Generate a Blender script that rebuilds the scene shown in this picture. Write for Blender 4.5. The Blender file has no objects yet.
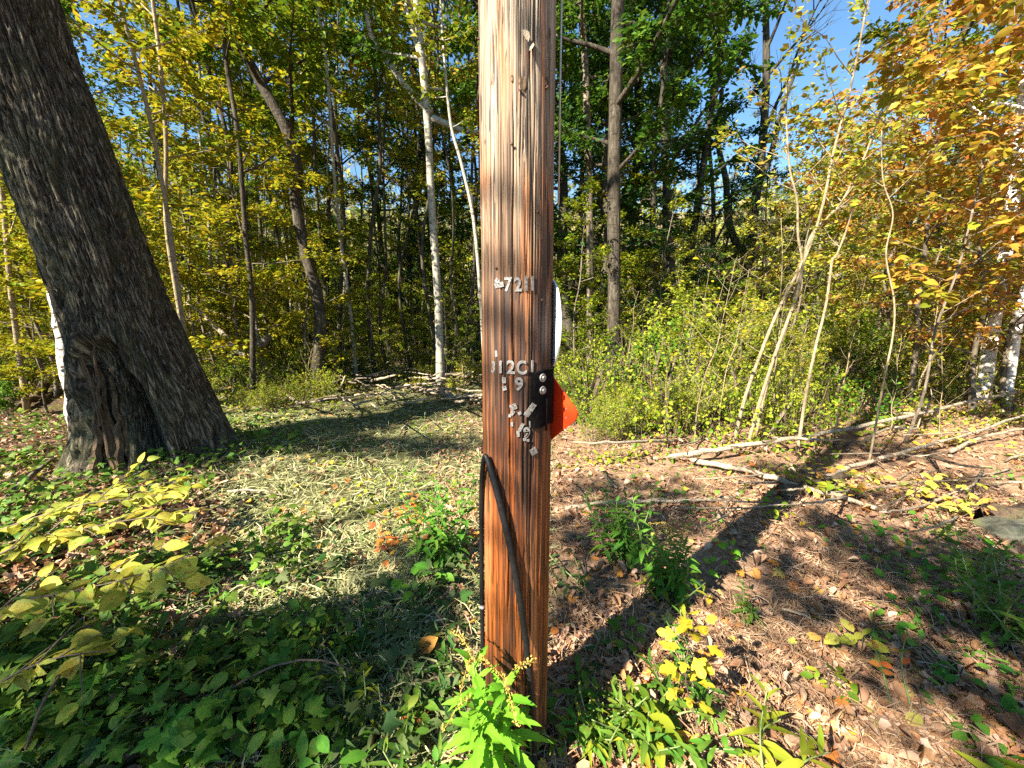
import bpy, math, random
import numpy as np
from mathutils import Vector

R = math.radians
rng = np.random.default_rng(11)
random.seed(11)
S = bpy.context.scene
COL = S.collection

# ------------------------------------------------------------------ camera, sky, sun, exposure
PITCH = R(9.8)
F = 400.0
CAMZ = 1.65
cam = bpy.data.objects.new('camera', bpy.data.cameras.new('camera'))
COL.objects.link(cam)
cam.location = (0, 0, CAMZ)
cam.rotation_euler = (R(90) - PITCH, 0, 0)
cam.data.sensor_width = 36.0
cam.data.lens = F / 1024 * 36.0
cam.data.clip_start = 0.05
cam.data.clip_end = 2000
S.camera = cam

SUN_EL = R(38)
SUN_H = Vector((-0.76, -0.65, 0)).normalized()            # horizontal direction towards the sun
L = (SUN_H * math.cos(SUN_EL) + Vector((0, 0, math.sin(SUN_EL)))).normalized()
W = bpy.data.worlds.new('World'); S.world = W; W.use_nodes = True
nt = W.node_tree
bg = nt.nodes['Background']
sky = nt.nodes.new('ShaderNodeTexSky'); sky.sky_type = 'NISHITA'
sky.sun_disc = False
sky.sun_elevation = SUN_EL
sky.sun_rotation = math.atan2(SUN_H.x, SUN_H.y)
sky.air_density = 1.0; sky.dust_density = 0.0; sky.ozone_density = 1.6
tint = nt.nodes.new('ShaderNodeMix'); tint.data_type = 'RGBA'; tint.blend_type = 'MULTIPLY'; tint.inputs[0].default_value = 1.0
tint.inputs[7].default_value = (.74, .98, 1.07, 1)
nt.links.new(sky.outputs[0], tint.inputs[6]); nt.links.new(tint.outputs[2], bg.inputs[0]); bg.inputs[1].default_value = 0.053
sun = bpy.data.objects.new('sun', bpy.data.lights.new('sun', 'SUN'))
COL.objects.link(sun)
sun.data.energy = 5.0; sun.data.angle = R(0.5); sun.data.color = (1.0, 0.93, 0.80)
sun.rotation_euler = L.to_track_quat('Z', 'Y').to_euler()
sun.location = L * 60
S.view_settings.view_transform = 'Standard'
S.view_settings.look = 'None'
S.view_settings.gamma = 1.0
S.view_settings.use_curve_mapping = False
S.view_settings.exposure = 2.25
S.render.engine = 'CYCLES'
S.cycles.max_bounces = 5; S.cycles.diffuse_bounces = 3; S.cycles.glossy_bounces = 2
S.cycles.transmission_bounces = 3; S.cycles.transparent_max_bounces = 4
S.cycles.caustics_reflective = False; S.cycles.caustics_refractive = False
S.cycles.use_denoising = False
S.cycles.sample_clamp_indirect = 6

# ------------------------------------------------------------------ helpers
CT, ST = math.cos(PITCH), math.sin(PITCH)
def ray(px, py):
    dx, dy = (px - 512) / F, (384 - py) / F
    return Vector((dx, CT + dy * ST, -ST + dy * CT))
def at(px, py, Y):
    d = ray(px, py); return Vector((0, 0, CAMZ)) + d * (Y / d.y)
def gnd(px, py, z=0.0):
    d = ray(px, py); return Vector((0, 0, CAMZ)) + d * ((z - CAMZ) / d.z)
def xat(px, Y, z=0.0):
    return (px - 512) / F * (Y * CT + (CAMZ - z) * ST)

def vnoise(p, seed=0):
    p = np.asarray(p, float); i = np.floor(p).astype(np.int64); f = p - i; u = f * f * (3 - 2 * f)
    def h(a, b, c):
        n = (a * 374761393 + b * 668265263 + c * 2246822519 + seed * 3266489917) & 0xffffffff
        n = ((n ^ (n >> 13)) * 1274126177) & 0xffffffff
        n = ((n ^ (n >> 16)) * 2654435761) & 0xffffffff
        return (n ^ (n >> 15)).astype(float) / 0xffffffff
    r = 0
    for a in (0, 1):
        wa = u[:, 0] if a else 1 - u[:, 0]
        for b in (0, 1):
            wb = u[:, 1] if b else 1 - u[:, 1]
            for c in (0, 1):
                wc = u[:, 2] if c else 1 - u[:, 2]
                r = r + wa * wb * wc * h(i[:, 0] + a, i[:, 1] + b, i[:, 2] + c)
    return r
def fbm(p, oct=4, seed=0):
    p = np.asarray(p, float); r = 0; a = .5; t = 0
    for k in range(oct):
        r = r + a * vnoise(p * 2 ** k, seed + k * 17); t += a; a *= .5
    return r / t

def sstep(a, b, x):
    t = np.clip((x - a) / (b - a), 0, 1); return t * t * (3 - 2 * t)

def height(x, y):
    x = np.asarray(x, float); y = np.asarray(y, float)
    p = np.stack([x, y, 0 * x], -1).reshape(-1, 3)
    near = (fbm(p * .7, 3, 3) - .5) * .16 + (fbm(p * 3.1, 2, 5) - .5) * .05
    near = near.reshape(x.shape)
    d = np.hypot(x, y)
    flat = 1 - np.exp(-((x / .5) ** 2 + ((y - 1.33) / .5) ** 2))       # level at the pole's foot
    z = near * flat
    z = z + .10 * np.exp(-(((x + 3.3) / 1.6) ** 2 + ((y - 4.2) / 1.4) ** 2))
    z = z - 1.2 * sstep(11, 30, d)
    far = (fbm(p * .02, 3, 9).reshape(x.shape))
    z = z + sstep(45, 170, d) * (22 + 26 * far)
    return z
def hz(x, y):
    return float(height(np.array([x]), np.array([y]))[0])

class MB:
    def __init__(s): s.v = []; s.f = []; s.n = 0; s.uv = []
    def add(s, v, *faces, uv=None):
        v = np.asarray(v, float).reshape(-1, 3)
        for f in faces:
            f = np.asarray(f, np.int64)
            if len(f): s.f.append(f + s.n)
        s.v.append(v); s.uv.append(np.zeros((len(v), 2)) if uv is None else np.asarray(uv, float)); s.n += len(v)
    def mesh(s, name, mat, smooth=True):
        me = bpy.data.meshes.new(name)
        v = np.concatenate(s.v); uv = np.concatenate(s.uv)
        me.vertices.add(len(v)); me.vertices.foreach_set('co', v.astype(np.float32).ravel())
        idx = np.concatenate([f.ravel() for f in s.f]).astype(np.int32)
        tot = np.concatenate([np.full(len(f), f.shape[1]) for f in s.f]).astype(np.int32)
        st = np.concatenate([[0], np.cumsum(tot)[:-1]]).astype(np.int32)
        me.loops.add(len(idx)); me.loops.foreach_set('vertex_index', idx)
        me.polygons.add(len(tot)); me.polygons.foreach_set('loop_start', st)
        me.polygons.foreach_set('use_smooth', np.full(len(tot), smooth))
        u = me.uv_layers.new(name='UVMap'); u.data.foreach_set('uv', uv[idx].astype(np.float32).ravel())
        me.update(calc_edges=True); me.validate()
        me.materials.append(mat); return me
    def build(s, name, mat, parent=None, smooth=True, mname=None):
        return link(name, s.mesh(name, mat, smooth), parent)
def link(name, me, parent=None, loc=None):
    o = bpy.data.objects.new(name, me); COL.objects.link(o)
    if parent is not None: o.parent = parent
    if loc is not None: o.location = loc
    return o
def tag(o, label, cat, group=None, kind=None):
    o['label'] = label
    if cat: o['category'] = cat
    if group: o['group'] = group
    if kind: o['kind'] = kind
    return o
def thing(name, label, cat, loc=(0, 0, 0), rz=0, group=None):
    o = bpy.data.objects.new(name, None); COL.objects.link(o)
    o.location = loc; o.rotation_euler = (0, 0, rz); o.empty_display_size = .1
    return tag(o, label, cat, group)

def smooth_path(pts, radii=None, k=5):
    P = np.array([list(p) for p in pts], float); n = len(P)
    if n < 3:
        t = np.linspace(0, 1, k + 1)[:, None]; out = P[0] * (1 - t) + P[1] * t
    else:
        E = np.vstack([2 * P[0] - P[1], P, 2 * P[-1] - P[-2]]); out = []
        for i in range(n - 1):
            a, b, c, d = E[i], E[i + 1], E[i + 2], E[i + 3]
            for q in range(k):
                t = q / k
                out.append(.5 * (2 * b + (c - a) * t + (2 * a - 5 * b + 4 * c - d) * t * t + (-a + 3 * b - 3 * c + d) * t ** 3))
        out.append(P[-1]); out = np.array(out)
    if radii is None: return out
    r = np.interp(np.linspace(0, len(radii) - 1, len(out)), np.arange(len(radii)), radii)
    return out, r
def tube(mb, pts, radii, seg=6, wob=0.0, cap=True):
    P = np.asarray(pts, float); r = np.broadcast_to(np.asarray(radii, float), (len(P),))
    T = np.gradient(P, axis=0); T /= np.linalg.norm(T, axis=1)[:, None] + 1e-9
    a = np.array([1., 0, 0]) if abs(T[0][0]) < .8 else np.array([0, 1., 0])
    fr = []
    for t in T:
        a = a - t * a.dot(t); a /= np.linalg.norm(a) + 1e-9; fr.append((a.copy(), np.cross(t, a)))
    ang = np.linspace(0, 2 * np.pi, seg, endpoint=False)
    A = np.array([f[0] for f in fr]); B = np.array([f[1] for f in fr])
    rr = r[:, None] * np.ones(seg)[None]
    if wob: rr = rr * (1 + wob * (rng.random(rr.shape) - .5))
    V = P[:, None] + rr[..., None] * (np.cos(ang)[None, :, None] * A[:, None] + np.sin(ang)[None, :, None] * B[:, None])
    n = len(P)
    i, j = np.meshgrid(np.arange(n - 1), np.arange(seg), indexing='ij')
    q = np.stack([i * seg + j, i * seg + (j + 1) % seg, (i + 1) * seg + (j + 1) % seg, (i + 1) * seg + j], -1).reshape(-1, 4)
    uv = np.stack([np.tile(np.arange(seg) / seg, n), np.repeat(np.linspace(0, 1, n), seg)], -1)
    fs = [q]
    if cap and seg > 2:
        fs.append(np.arange(seg)[None, ::-1]); fs.append((np.arange(seg) + (n - 1) * seg)[None])
    mb.add(V.reshape(-1, 3), *fs, uv=uv)
def box(mb, c, sx, sy, sz, rot=None):
    v = np.array([[x, y, z] for x in (-.5, .5) for y in (-.5, .5) for z in (-.5, .5)]) * [sx, sy, sz]
    if rot is not None: v = v @ np.array(rot).T
    mb.add(v + np.array(c), [[0, 1, 3, 2], [4, 6, 7, 5], [0, 4, 5, 1], [2, 3, 7, 6], [0, 2, 6, 4], [1, 5, 7, 3]])

# ---- leaf templates: x across, y along, z normal
def grid_leaf(ts, ws, wid, fold=.25, arch=.25):
    v = [(0, 0, 0)]; uv = [(.5, 0)]
    for t, w in zip(ts[1:-1], ws[1:-1]):
        for s in (-1, 0, 1):
            v.append((s * w * wid, t, fold * w * wid * abs(s) - arch * t * t)); uv.append((.5 + .5 * s, t))
    v.append((0, 1, -arch)); uv.append((.5, 1))
    m = len(ts) - 2; tri = [(0, 2, 1), (0, 3, 2)]; quad = []
    for k in range(m - 1):
        a = 1 + 3 * k
        quad += [(a, a + 1, a + 4, a + 3), (a + 1, a + 2, a + 5, a + 4)]
    a = 1 + 3 * (m - 1); e = len(v) - 1
    tri += [(a, a + 1, e), (a + 1, a + 2, e)]
    return np.array(v, float), np.array(uv, float), [np.array(tri), np.array(quad).reshape(-1, 4)]
def fan_leaf(half, cy, arch=.2, fold=.12):
    """half: right-hand outline from base to tip"""
    out = [(x, y) for x, y in half] + [(-x, y) for x, y in half[-2:0:-1]]
    v = [(0, cy, 0.03)] + [(x, y, fold * abs(x) - arch * (x * x * 1.6 + (y - cy) ** 2)) for x, y in out]
    n = len(out); tri = [(0, 1 + i, 1 + (i + 1) % n) for i in range(n)]
    uv = [(.5 + p[0], p[1]) for p in v]
    return np.array(v, float), np.array(uv, float), [np.array(tri)]
LEAF = {
    'diamond': (np.array([(0, 0, 0), (.3, .45, .07), (0, 1, -.12), (-.3, .45, .07)]), np.array([(.5, 0), (1, .45), (.5, 1), (0, .45)]), [np.array([(0, 1, 2), (0, 2, 3)])]),
    'oval': grid_leaf([0, .15, .4, .65, .87, 1], [0, .62, 1, .85, .42, 0], .30),
    'ovate': grid_leaf([0, .1, .25, .45, .65, .82, .93, 1], [0, .6, .95, 1, .82, .52, .24, 0], .33, .18, .3),
    'lance': grid_leaf([0, .15, .35, .6, .82, 1], [0, .7, 1, .8, .42, 0], .115, .3, .35),
    'toothed': grid_leaf([0, .1, .2, .21, .35, .36, .52, .53, .7, .71, .86, 1], [0, .55, .85, .72, 1.05, .9, 1.0, .8, .75, .55, .36, 0], .15, .25, .4),
    'needle': (np.array([(0, 0, 0), (.06, .5, 0), (0, 1, -.05), (-.06, .5, 0)]), np.zeros((4, 2)), [np.array([(0, 1, 2), (0, 2, 3)])]),
    'maple': fan_leaf([(0, 0), (.16, .0), (.36, -.06), (.34, .1), (.56, .2), (.44, .3), (.5, .46), (.36, .48), (.2, .44), (.24, .66), (.14, .66), (0, 1)], .32),
    'oak': fan_leaf([(0, 0), (.05, .1), (.16, .12), (.1, .22), (.28, .3), (.12, .38), (.34, .52), (.14, .58), (.26, .76), (.1, .78), (0, 1)], .42),
    'lobed': fan_leaf([(0, 0), (.12, .04), (.26, .0), (.24, .14), (.4, .2), (.3, .3), (.42, .46), (.24, .5), (.3, .7), (.14, .7), (0, 1)], .34),
    'mitten': fan_leaf([(0, 0), (.08, .1), (.17, .22), (.30, .30), (.40, .42), (.41, .50), (.35, .55), (.24, .52), (.21, .60), (.25, .74), (.22, .86), (.12, .95), (0, 1)], .42, .25, .2),
    'hickory': grid_leaf([0, .12, .3, .5, .68, .84, .95, 1], [0, .35, .72, 1, .95, .6, .25, 0], .24, .22, .35),
    'frag': (np.array([(0, 0, 0), (.34, .22, .10), (.22, .62, -.02), (.30, .9, .12), (-.08, 1, .02), (-.3, .66, .1), (-.2, .3, -.03), (0, .5, -.08)]), np.tile([.5, .2], (8, 1)), [np.array([(7, 0, 1), (7, 1, 2), (7, 2, 3), (7, 3, 4), (7, 4, 5), (7, 5, 6), (7, 6, 0)])]),
    'strip': (np.array([(-.05, 0, .02), (.05, 0, .0), (.09, .5, .06), (-.09, .5, .08), (.03, 1, -.02), (-.02, 1, 0)]), np.tile([.2, .2], (6, 1)), [np.array([(0, 1, 2, 3), (3, 2, 4, 5)])]),
    'curl': grid_leaf([0, .2, .5, .8, 1], [0, .7, 1, .7, 0], .3, 1.1, -.35),
}
def unit(a): return a / (np.linalg.norm(a, axis=-1, keepdims=True) + 1e-9)
def leaves(mb, pos, d, nrm, size, shape, curl=(.6, 1.6)):
    T, UV, faces = LEAF[shape]
    pos = np.asarray(pos, float); N = len(pos)
    if N == 0: return
    D = unit(np.asarray(d, float)); Nn = np.asarray(nrm, float)
    Nn = unit(Nn - D * (Nn * D).sum(1, keepdims=True)); Sd = np.cross(D, Nn)
    size = np.broadcast_to(np.asarray(size, float), (N,))
    cz = rng.uniform(curl[0], curl[1], N); sw = rng.uniform(.8, 1.15, N)
    V = pos[:, None] + size[:, None, None] * (T[None, :, 0, None] * sw[:, None, None] * Sd[:, None] + T[None, :, 1, None] * D[:, None] + (T[None, :, 2] * cz[:, None])[..., None] * Nn[:, None])
    K = len(T); off = (np.arange(N) * K)[:, None, None]
    mb.add(V.reshape(-1, 3), *[(f[None] + off).reshape(-1, f.shape[1]) for f in faces if len(f)], uv=np.tile(UV, (N, 1)))

# ------------------------------------------------------------------ materials
def newmat(name):
    m = bpy.data.materials.new(name); m.use_nodes = True
    return m, m.node_tree, m.node_tree.nodes['Principled BSDF'], m.node_tree.nodes['Material Output']
def ramp(nt, fac, cols, pos=None):
    r = nt.nodes.new('ShaderNodeValToRGB'); e = r.color_ramp.elements
    pos = pos or [i / (len(cols) - 1) for i in range(len(cols))]
    while len(e) < len(cols): e.new(.5)
    for i, (c, p) in enumerate(zip(cols, pos)): e[i].position = p; e[i].color = (*c, 1)
    nt.links.new(fac, r.inputs[0]); return r.outputs[0]
def noise_node(nt, vec, scale, detail=4, rough=.6, dist=0.0):
    n = nt.nodes.new('ShaderNodeTexNoise'); n.inputs['Scale'].default_value = scale
    n.inputs['Detail'].default_value = detail; n.inputs['Roughness'].default_value = rough; n.inputs['Distortion'].default_value = dist
    if vec is not None: nt.links.new(vec, n.inputs['Vector'])
    return n.outputs[0]
def mapping(nt, vec, scale=(1, 1, 1), loc=(0, 0, 0)):
    m = nt.nodes.new('ShaderNodeMapping'); m.inputs['Scale'].default_value = scale; m.inputs['Location'].default_value = loc
    nt.links.new(vec, m.inputs['Vector']); return m.outputs[0]
def math_node(nt, op, a, b=None, clamp=False):
    m = nt.nodes.new('ShaderNodeMath'); m.operation = op; m.use_clamp = clamp
    for i, x in enumerate((a, b)):
        if x is None: continue
        if isinstance(x, (int, float)): m.inputs[i].default_value = x
        else: nt.links.new(x, m.inputs[i])
    return m.outputs[0]
def mixc(nt, fac, a, b, mode='MIX'):
    m = nt.nodes.new('ShaderNodeMix'); m.data_type = 'RGBA'; m.blend_type = mode
    for s, x in ((m.inputs[0], fac), (m.inputs[6], a), (m.inputs[7], b)):
        if isinstance(x, (int, float)): s.default_value = x
        elif isinstance(x, tuple): s.default_value = (*x, 1)
        else: nt.links.new(x, s)
    return m.outputs[2]
def texco(nt, which='Object'):
    return nt.nodes.new('ShaderNodeTexCoord').outputs[which]
def bump(nt, h, strength, dist, bsdf):
    b = nt.nodes.new('ShaderNodeBump'); b.inputs['Strength'].default_value = strength; b.inputs['Distance'].default_value = dist
    nt.links.new(h, b.inputs['Height']); nt.links.new(b.outputs[0], bsdf.inputs['Normal'])

def leafmat(name, cols, trans=.4, objvar=.3, rough=.5, blotch=0.0, blotch_col=(.12, .05, .015), vein=0.0, spec=.10, mottle=0.0):
    m, nt, p, out = newmat(name)
    geo = nt.nodes.new('ShaderNodeNewGeometry'); oi = nt.nodes.new('ShaderNodeObjectInfo')
    a = math_node(nt, 'MULTIPLY', geo.outputs['Random Per Island'], 1 - objvar)
    b = math_node(nt, 'MULTIPLY', oi.outputs['Random'], objvar)
    c = ramp(nt, math_node(nt, 'ADD', a, b), cols)
    if mottle:
        r2 = math_node(nt, 'FRACT', math_node(nt, 'ADD', math_node(nt, 'ADD', a, b), .37)); c2 = ramp(nt, r2, cols)
        mn = noise_node(nt, texco(nt, 'Object'), 30, 4, .7)
        c = mixc(nt, math_node(nt, 'MULTIPLY', ramp(nt, mn, [(0, 0, 0), (1, 1, 1)], [.40, .62]), mottle), c, c2)
    if vein:
        uv = texco(nt, 'UV'); sx = nt.nodes.new('ShaderNodeSeparateXYZ'); nt.links.new(uv, sx.inputs[0])
        mid = math_node(nt, 'ABSOLUTE', math_node(nt, 'SUBTRACT', sx.outputs[0], .5))
        line = math_node(nt, 'LESS_THAN', mid, .035)
        w = math_node(nt, 'ADD', math_node(nt, 'MULTIPLY', sx.outputs[1], 9.0), math_node(nt, 'MULTIPLY', mid, -6.0))
        side = math_node(nt, 'LESS_THAN', math_node(nt, 'FRACT', w), .13)
        f = math_node(nt, 'MULTIPLY', math_node(nt, 'MAXIMUM', line, math_node(nt, 'MULTIPLY', side, .5)), vein)
        lite = mixc(nt, 1.0, c, (1.5, 1.45, 1.6), 'MULTIPLY')
        c = mixc(nt, f, c, lite)
        bump(nt, f, .35, .003, p)
    if blotch:
        n = noise_node(nt, texco(nt, 'Object'), 42, 3, .7)
        f = ramp(nt, n, [(0, 0, 0), (1, 1, 1)], [.57, .65])
        c = mixc(nt, math_node(nt, 'MULTIPLY', f, blotch), c, blotch_col)
    nt.links.new(c, p.inputs['Base Color'])
    p.inputs['Roughness'].default_value = rough; p.inputs['Specular IOR Level'].default_value = spec
    if trans:
        t = nt.nodes.new('ShaderNodeBsdfTranslucent'); nt.links.new(c, t.inputs[0])
        mx = nt.nodes.new('ShaderNodeMixShader'); mx.inputs[0].default_value = trans
        nt.links.new(p.outputs[0], mx.inputs[1]); nt.links.new(t.outputs[0], mx.inputs[2]); nt.links.new(mx.outputs[0], out.inputs[0])
    return m
def barkmat(name, cols, scale=6, stretch=.18, bstr=.6, spots=None, rough=.9, moss=0.0):
    m, nt, p, out = newmat(name)
    v = mapping(nt, texco(nt, 'Object'), (scale, scale, scale * stretch))
    n1 = noise_node(nt, v, 4.0, 6, .65, .6)
    n2 = noise_node(nt, texco(nt, 'Object'), 1.7, 3, .6)
    f = math_node(nt, 'ADD', math_node(nt, 'MULTIPLY', n1, .75), math_node(nt, 'MULTIPLY', n2, .25))
    c = ramp(nt, f, cols, [.32 + .36 * i / (len(cols) - 1) for i in range(len(cols))])
    if spots:
        s = noise_node(nt, mapping(nt, texco(nt, 'Object'), (2.5, 2.5, 9)), 3.0, 2, .5)
        c = mixc(nt, ramp(nt, s, [(0, 0, 0), (1, 1, 1)], [.60, .66]), c, spots)
    if moss:
        s = noise_node(nt, texco(nt, 'Object'), 5, 4, .7)
        c = mixc(nt, math_node(nt, 'MULTIPLY', ramp(nt, s, [(0, 0, 0), (1, 1, 1)], [.5, .62]), moss), c, (.13, .15, .05))
    nt.links.new(c, p.inputs['Base Color']); p.inputs['Roughness'].default_value = rough; p.inputs['Specular IOR Level'].default_value = .15
    bump(nt, n1, bstr, .03, p)
    return m
def plain(name, col, rough=.6, metal=0.0, var=.25, scale=30, bstr=.1, spec=.5):
    m, nt, p, out = newmat(name)
    n = noise_node(nt, texco(nt, 'Object'), scale, 4, .65)
    d = tuple(x * (1 - var) for x in col); e = tuple(min(1, x * (1 + var)) for x in col)
    nt.links.new(ramp(nt, n, [d, e], [.35, .65]), p.inputs['Base Color'])
    p.inputs['Roughness'].default_value = rough; p.inputs['Metallic'].default_value = metal; p.inputs['Specular IOR Level'].default_value = spec
    if bstr: bump(nt, n, bstr, .004, p)
    return m

M = {}
M['yellow'] = leafmat('yellow_leaf', [(.09, .16, .010), (.26, .27, .012), (.38, .31, .014), (.15, .21, .012), (.40, .27, .012), (.07, .13, .010), (.30, .30, .016)], .42, .35)
M['yellowgreen'] = leafmat('yellow_green_leaf', [(.04, .10, .008), (.10, .17, .010), (.22, .25, .014), (.13, .20, .012), (.32, .26, .012), (.06, .13, .010)], .42, .35)
M['limegreen'] = leafmat('lime_leaf', [(.06, .13, .012), (.13, .20, .014), (.24, .28, .022), (.32, .32, .03), (.17, .24, .018)], .40)
M['green'] = leafmat('green_leaf', [(.025, .075, .010), (.045, .115, .012), (.08, .16, .015), (.13, .20, .02), (.06, .12, .02)], .35)
M['undergreen'] = leafmat('fresh_green_leaf', [(.03, .10, .010), (.06, .16, .012), (.10, .22, .016), (.16, .26, .02), (.04, .12, .010)], .38)
M['orangegold'] = leafmat('orange_gold_leaf', [(.12, .18, .015), (.36, .24, .02), (.44, .20, .03), (.22, .24, .02), (.46, .26, .05), (.30, .28, .02)], .42, 0, .5, .5, (.2, .07, .02))
M['darkgreen'] = leafmat('dark_green_leaf', [(.012, .045, .010), (.025, .07, .014), (.04, .10, .018), (.07, .12, .015)], .28)
M['orange'] = leafmat('orange_leaf', [(.34, .14, .02), (.46, .19, .03), (.50, .24, .06), (.40, .32, .03), (.20, .22, .02), (.44, .15, .03), (.50, .27, .10)], .45)
M['mixed'] = leafmat('mixed_autumn_leaf', [(.10, .18, .02), (.24, .30, .03), (.46, .42, .03), (.48, .30, .06), (.18, .25, .03), (.42, .42, .04), (.30, .34, .05)], .44, .2)
M['pinkgrey'] = leafmat('far_woods_leaf', [(.20, .15, .12), (.28, .21, .14), (.30, .24, .06), (.16, .22, .03), (.34, .32, .06), (.09, .15, .02), (.24, .19, .14), (.12, .17, .03)], .25, 0)
M['needle'] = leafmat('hemlock_needle', [(.010, .035, .010), (.02, .055, .014), (.035, .08, .02), (.05, .10, .02)], .15)
M['nearyellow'] = leafmat('near_yellow_leaf', [(.24, .32, .04), (.36, .38, .04), (.50, .46, .07), (.52, .40, .05), (.38, .40, .09), (.18, .27, .03), (.46, .30, .05)], .36, 0, .5, .8, (.25, .10, .02), .6, mottle=.8)
M['brightyellow'] = leafmat('bright_yellow_leaf', [(.50, .44, .03), (.58, .48, .04), (.60, .44, .03), (.42, .44, .04)], .36, 0, .5, .8, (.25, .10, .01), .5, mottle=.8)
M['neargreen'] = leafmat('near_green_leaf', [(.03, .09, .012), (.06, .15, .016), (.10, .19, .02), (.15, .22, .025), (.045, .12, .015), (.20, .22, .04)], .3, 0, .5, .6, (.16, .12, .03), .6, mottle=.8)
M['lime'] = leafmat('bright_lime_leaf', [(.10, .30, .02), (.15, .38, .025), (.20, .40, .03), (.14, .30, .03)], .38, 0, .42, .25, (.3, .25, .03), .6, mottle=.6)
M['midgreen'] = leafmat('mid_green_leaf', [(.04, .15, .02), (.07, .20, .02), (.11, .25, .03), (.16, .27, .03)], .35, 0, .45, .3, (.2, .16, .03), vein=.5, mottle=.7)
M['red'] = leafmat('red_orange_leaf', [(.48, .12, .03), (.58, .20, .03), (.50, .10, .04), (.60, .34, .05)], .35, 0, .5, .3, (.2, .05, .02), .4)
M['dull'] = leafmat('ground_cover_leaf', [(.02, .06, .012), (.04, .09, .02), (.07, .11, .03), (.10, .13, .04), (.05, .08, .025), (.16, .18, .07)], .25, 0, .5, 0, vein=.4)
M['litter'] = leafmat('dry_litter_leaf', [(.58, .42, .29), (.10, .045, .022), (.26, .13, .07), (.40, .24, .14), (.46, .31, .20), (.28, .12, .055), (.42, .22, .08), (.18, .09, .05), (.50, .37, .26)], .12, 0, .65, .5, (.08, .04, .02), .5, mottle=.75)
M['litterbright'] = leafmat('fresh_fallen_leaf', [(.60, .42, .05), (.62, .30, .04), (.50, .15, .04), (.55, .46, .10), (.34, .36, .06)], .25, 0, .55, .4, (.14, .05, .02), .4)
M['straw'] = leafmat('straw', [(.20, .19, .08), (.34, .33, .14), (.46, .43, .20), (.54, .50, .28), (.28, .30, .12), (.16, .19, .07)], .2, 0, .6)
M['needlelitter'] = leafmat('brown_needle_litter', [(.20, .10, .05), (.36, .22, .12), (.48, .34, .21), (.14, .07, .04), (.42, .26, .15)], .1, 0, .65)
M['bark'] = barkmat('dark_bark', [(.018, .014, .011), (.05, .04, .03), (.10, .085, .065)], 5, .2, .8, moss=.35)
M['bigbark'] = barkmat('furrowed_bark', [(.022, .019, .015), (.075, .065, .052), (.17, .15, .12)], 16, .2, 1.0, moss=.3)
M['paleb'] = barkmat('pale_grey_bark', [(.16, .14, .11), (.30, .27, .21), (.46, .42, .34)], 5, .5, .35, (.10, .09, .06))
M['midbark'] = barkmat('brown_grey_bark', [(.05, .04, .03), (.14, .11, .075), (.30, .25, .18)], 6, .25, .7, (.06, .05, .035))
M['darkbark'] = barkmat('dark_brown_bark', [(.016, .012, .009), (.05, .04, .028), (.13, .11, .08)], 6, .25, .8, (.025, .02, .014))  # a darker brown tone of the brown-grey bark
M['sapbark'] = barkmat('tan_sapling_bark', [(.12, .085, .05), (.25, .19, .11), (.42, .34, .22)], 9, .4, .4, (.09, .07, .04))
M['birch'] = barkmat('white_birch_bark', [(.42, .36, .30), (.66, .60, .53), (.82, .78, .72)], 4, 2.5, .3, (.05, .04, .035))
def bigbarkmat():
    m, nt, p, out = newmat('furrowed_bark'); uv = texco(nt, 'UV')
    n1 = noise_node(nt, mapping(nt, uv, (44, 3.6, 1)), 1.0, 6, .62, .8)
    n2 = noise_node(nt, mapping(nt, uv, (110, 22, 1)), 1.0, 4, .7, .6)
    n3 = noise_node(nt, mapping(nt, uv, (3.5, 1.2, 1)), 1.0, 3, .6)
    rid = math_node(nt, 'ABSOLUTE', math_node(nt, 'SUBTRACT', n1, .5))
    h = math_node(nt, 'ADD', math_node(nt, 'MULTIPLY', rid, 3.2), math_node(nt, 'MULTIPLY', n2, .55))
    c = ramp(nt, h, [(.012, .010, .008), (.070, .056, .038), (.185, .155, .108), (.34, .29, .21)], [.25, .42, .62, .95])
    c = mixc(nt, math_node(nt, 'MULTIPLY', ramp(nt, n3, [(0, 0, 0), (1, 1, 1)], [.48, .62]), .35), c, (.075, .085, .035))
    nt.links.new(c, p.inputs['Base Color']); p.inputs['Roughness'].default_value = .92; p.inputs['Specular IOR Level'].default_value = .12
    bump(nt, h, 1.0, .022, p); return m
M['bigbark'] = bigbarkmat()
M['deadwood'] = barkmat('bleached_dead_wood', [(.13, .095, .06), (.32, .25, .17), (.52, .44, .33)], 9, .3, .7, (.10, .065, .04))
M['darkwood'] = barkmat('dark_rotten_wood', [(.03, .02, .014), (.09, .06, .04), (.20, .13, .08)], 8, .3, .7, moss=.3)
M['deadbirch'] = barkmat('peeling_birch_bark', [(.10, .06, .04), (.34, .26, .19), (.58, .53, .47), (.66, .62, .57), (.20, .13, .09)], 3, 1.4, .8, (.06, .04, .03))
M['rawwood'] = barkmat('exposed_wood', [(.03, .022, .015), (.10, .065, .038), (.24, .16, .09)], 12, .08, .9)
M['stem'] = plain('brown_stem', (.10, .065, .04), .7, var=.4)
M['greenstem'] = plain('green_stem', (.13, .17, .05), .6, var=.4)
M['plume'] = leafmat('dry_plume', [(.34, .24, .05), (.46, .34, .07), (.28, .22, .06)], .2, 0)
M['rubber'] = plain('black_cable_sheath', (.007, .007, .0075), .55, var=.4, scale=60, bstr=.2, spec=.25)
M['alu'] = plain('weathered_aluminium', (.20, .19, .175), .55, .3, .45, 160, .3)
M['tar'] = plain('black_painted_plate', (.005, .0045, .0045), .9, .0, .6, 60, .35, .06)
M['whitesign'] = plain('white_sign_paint', (.74, .73, .75), .5, 0, .06, 9, 0)
M['orangesign'] = plain('orange_sign_sheeting', (.80, .042, .006), .45, 0, .12, 14, 0)
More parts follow.
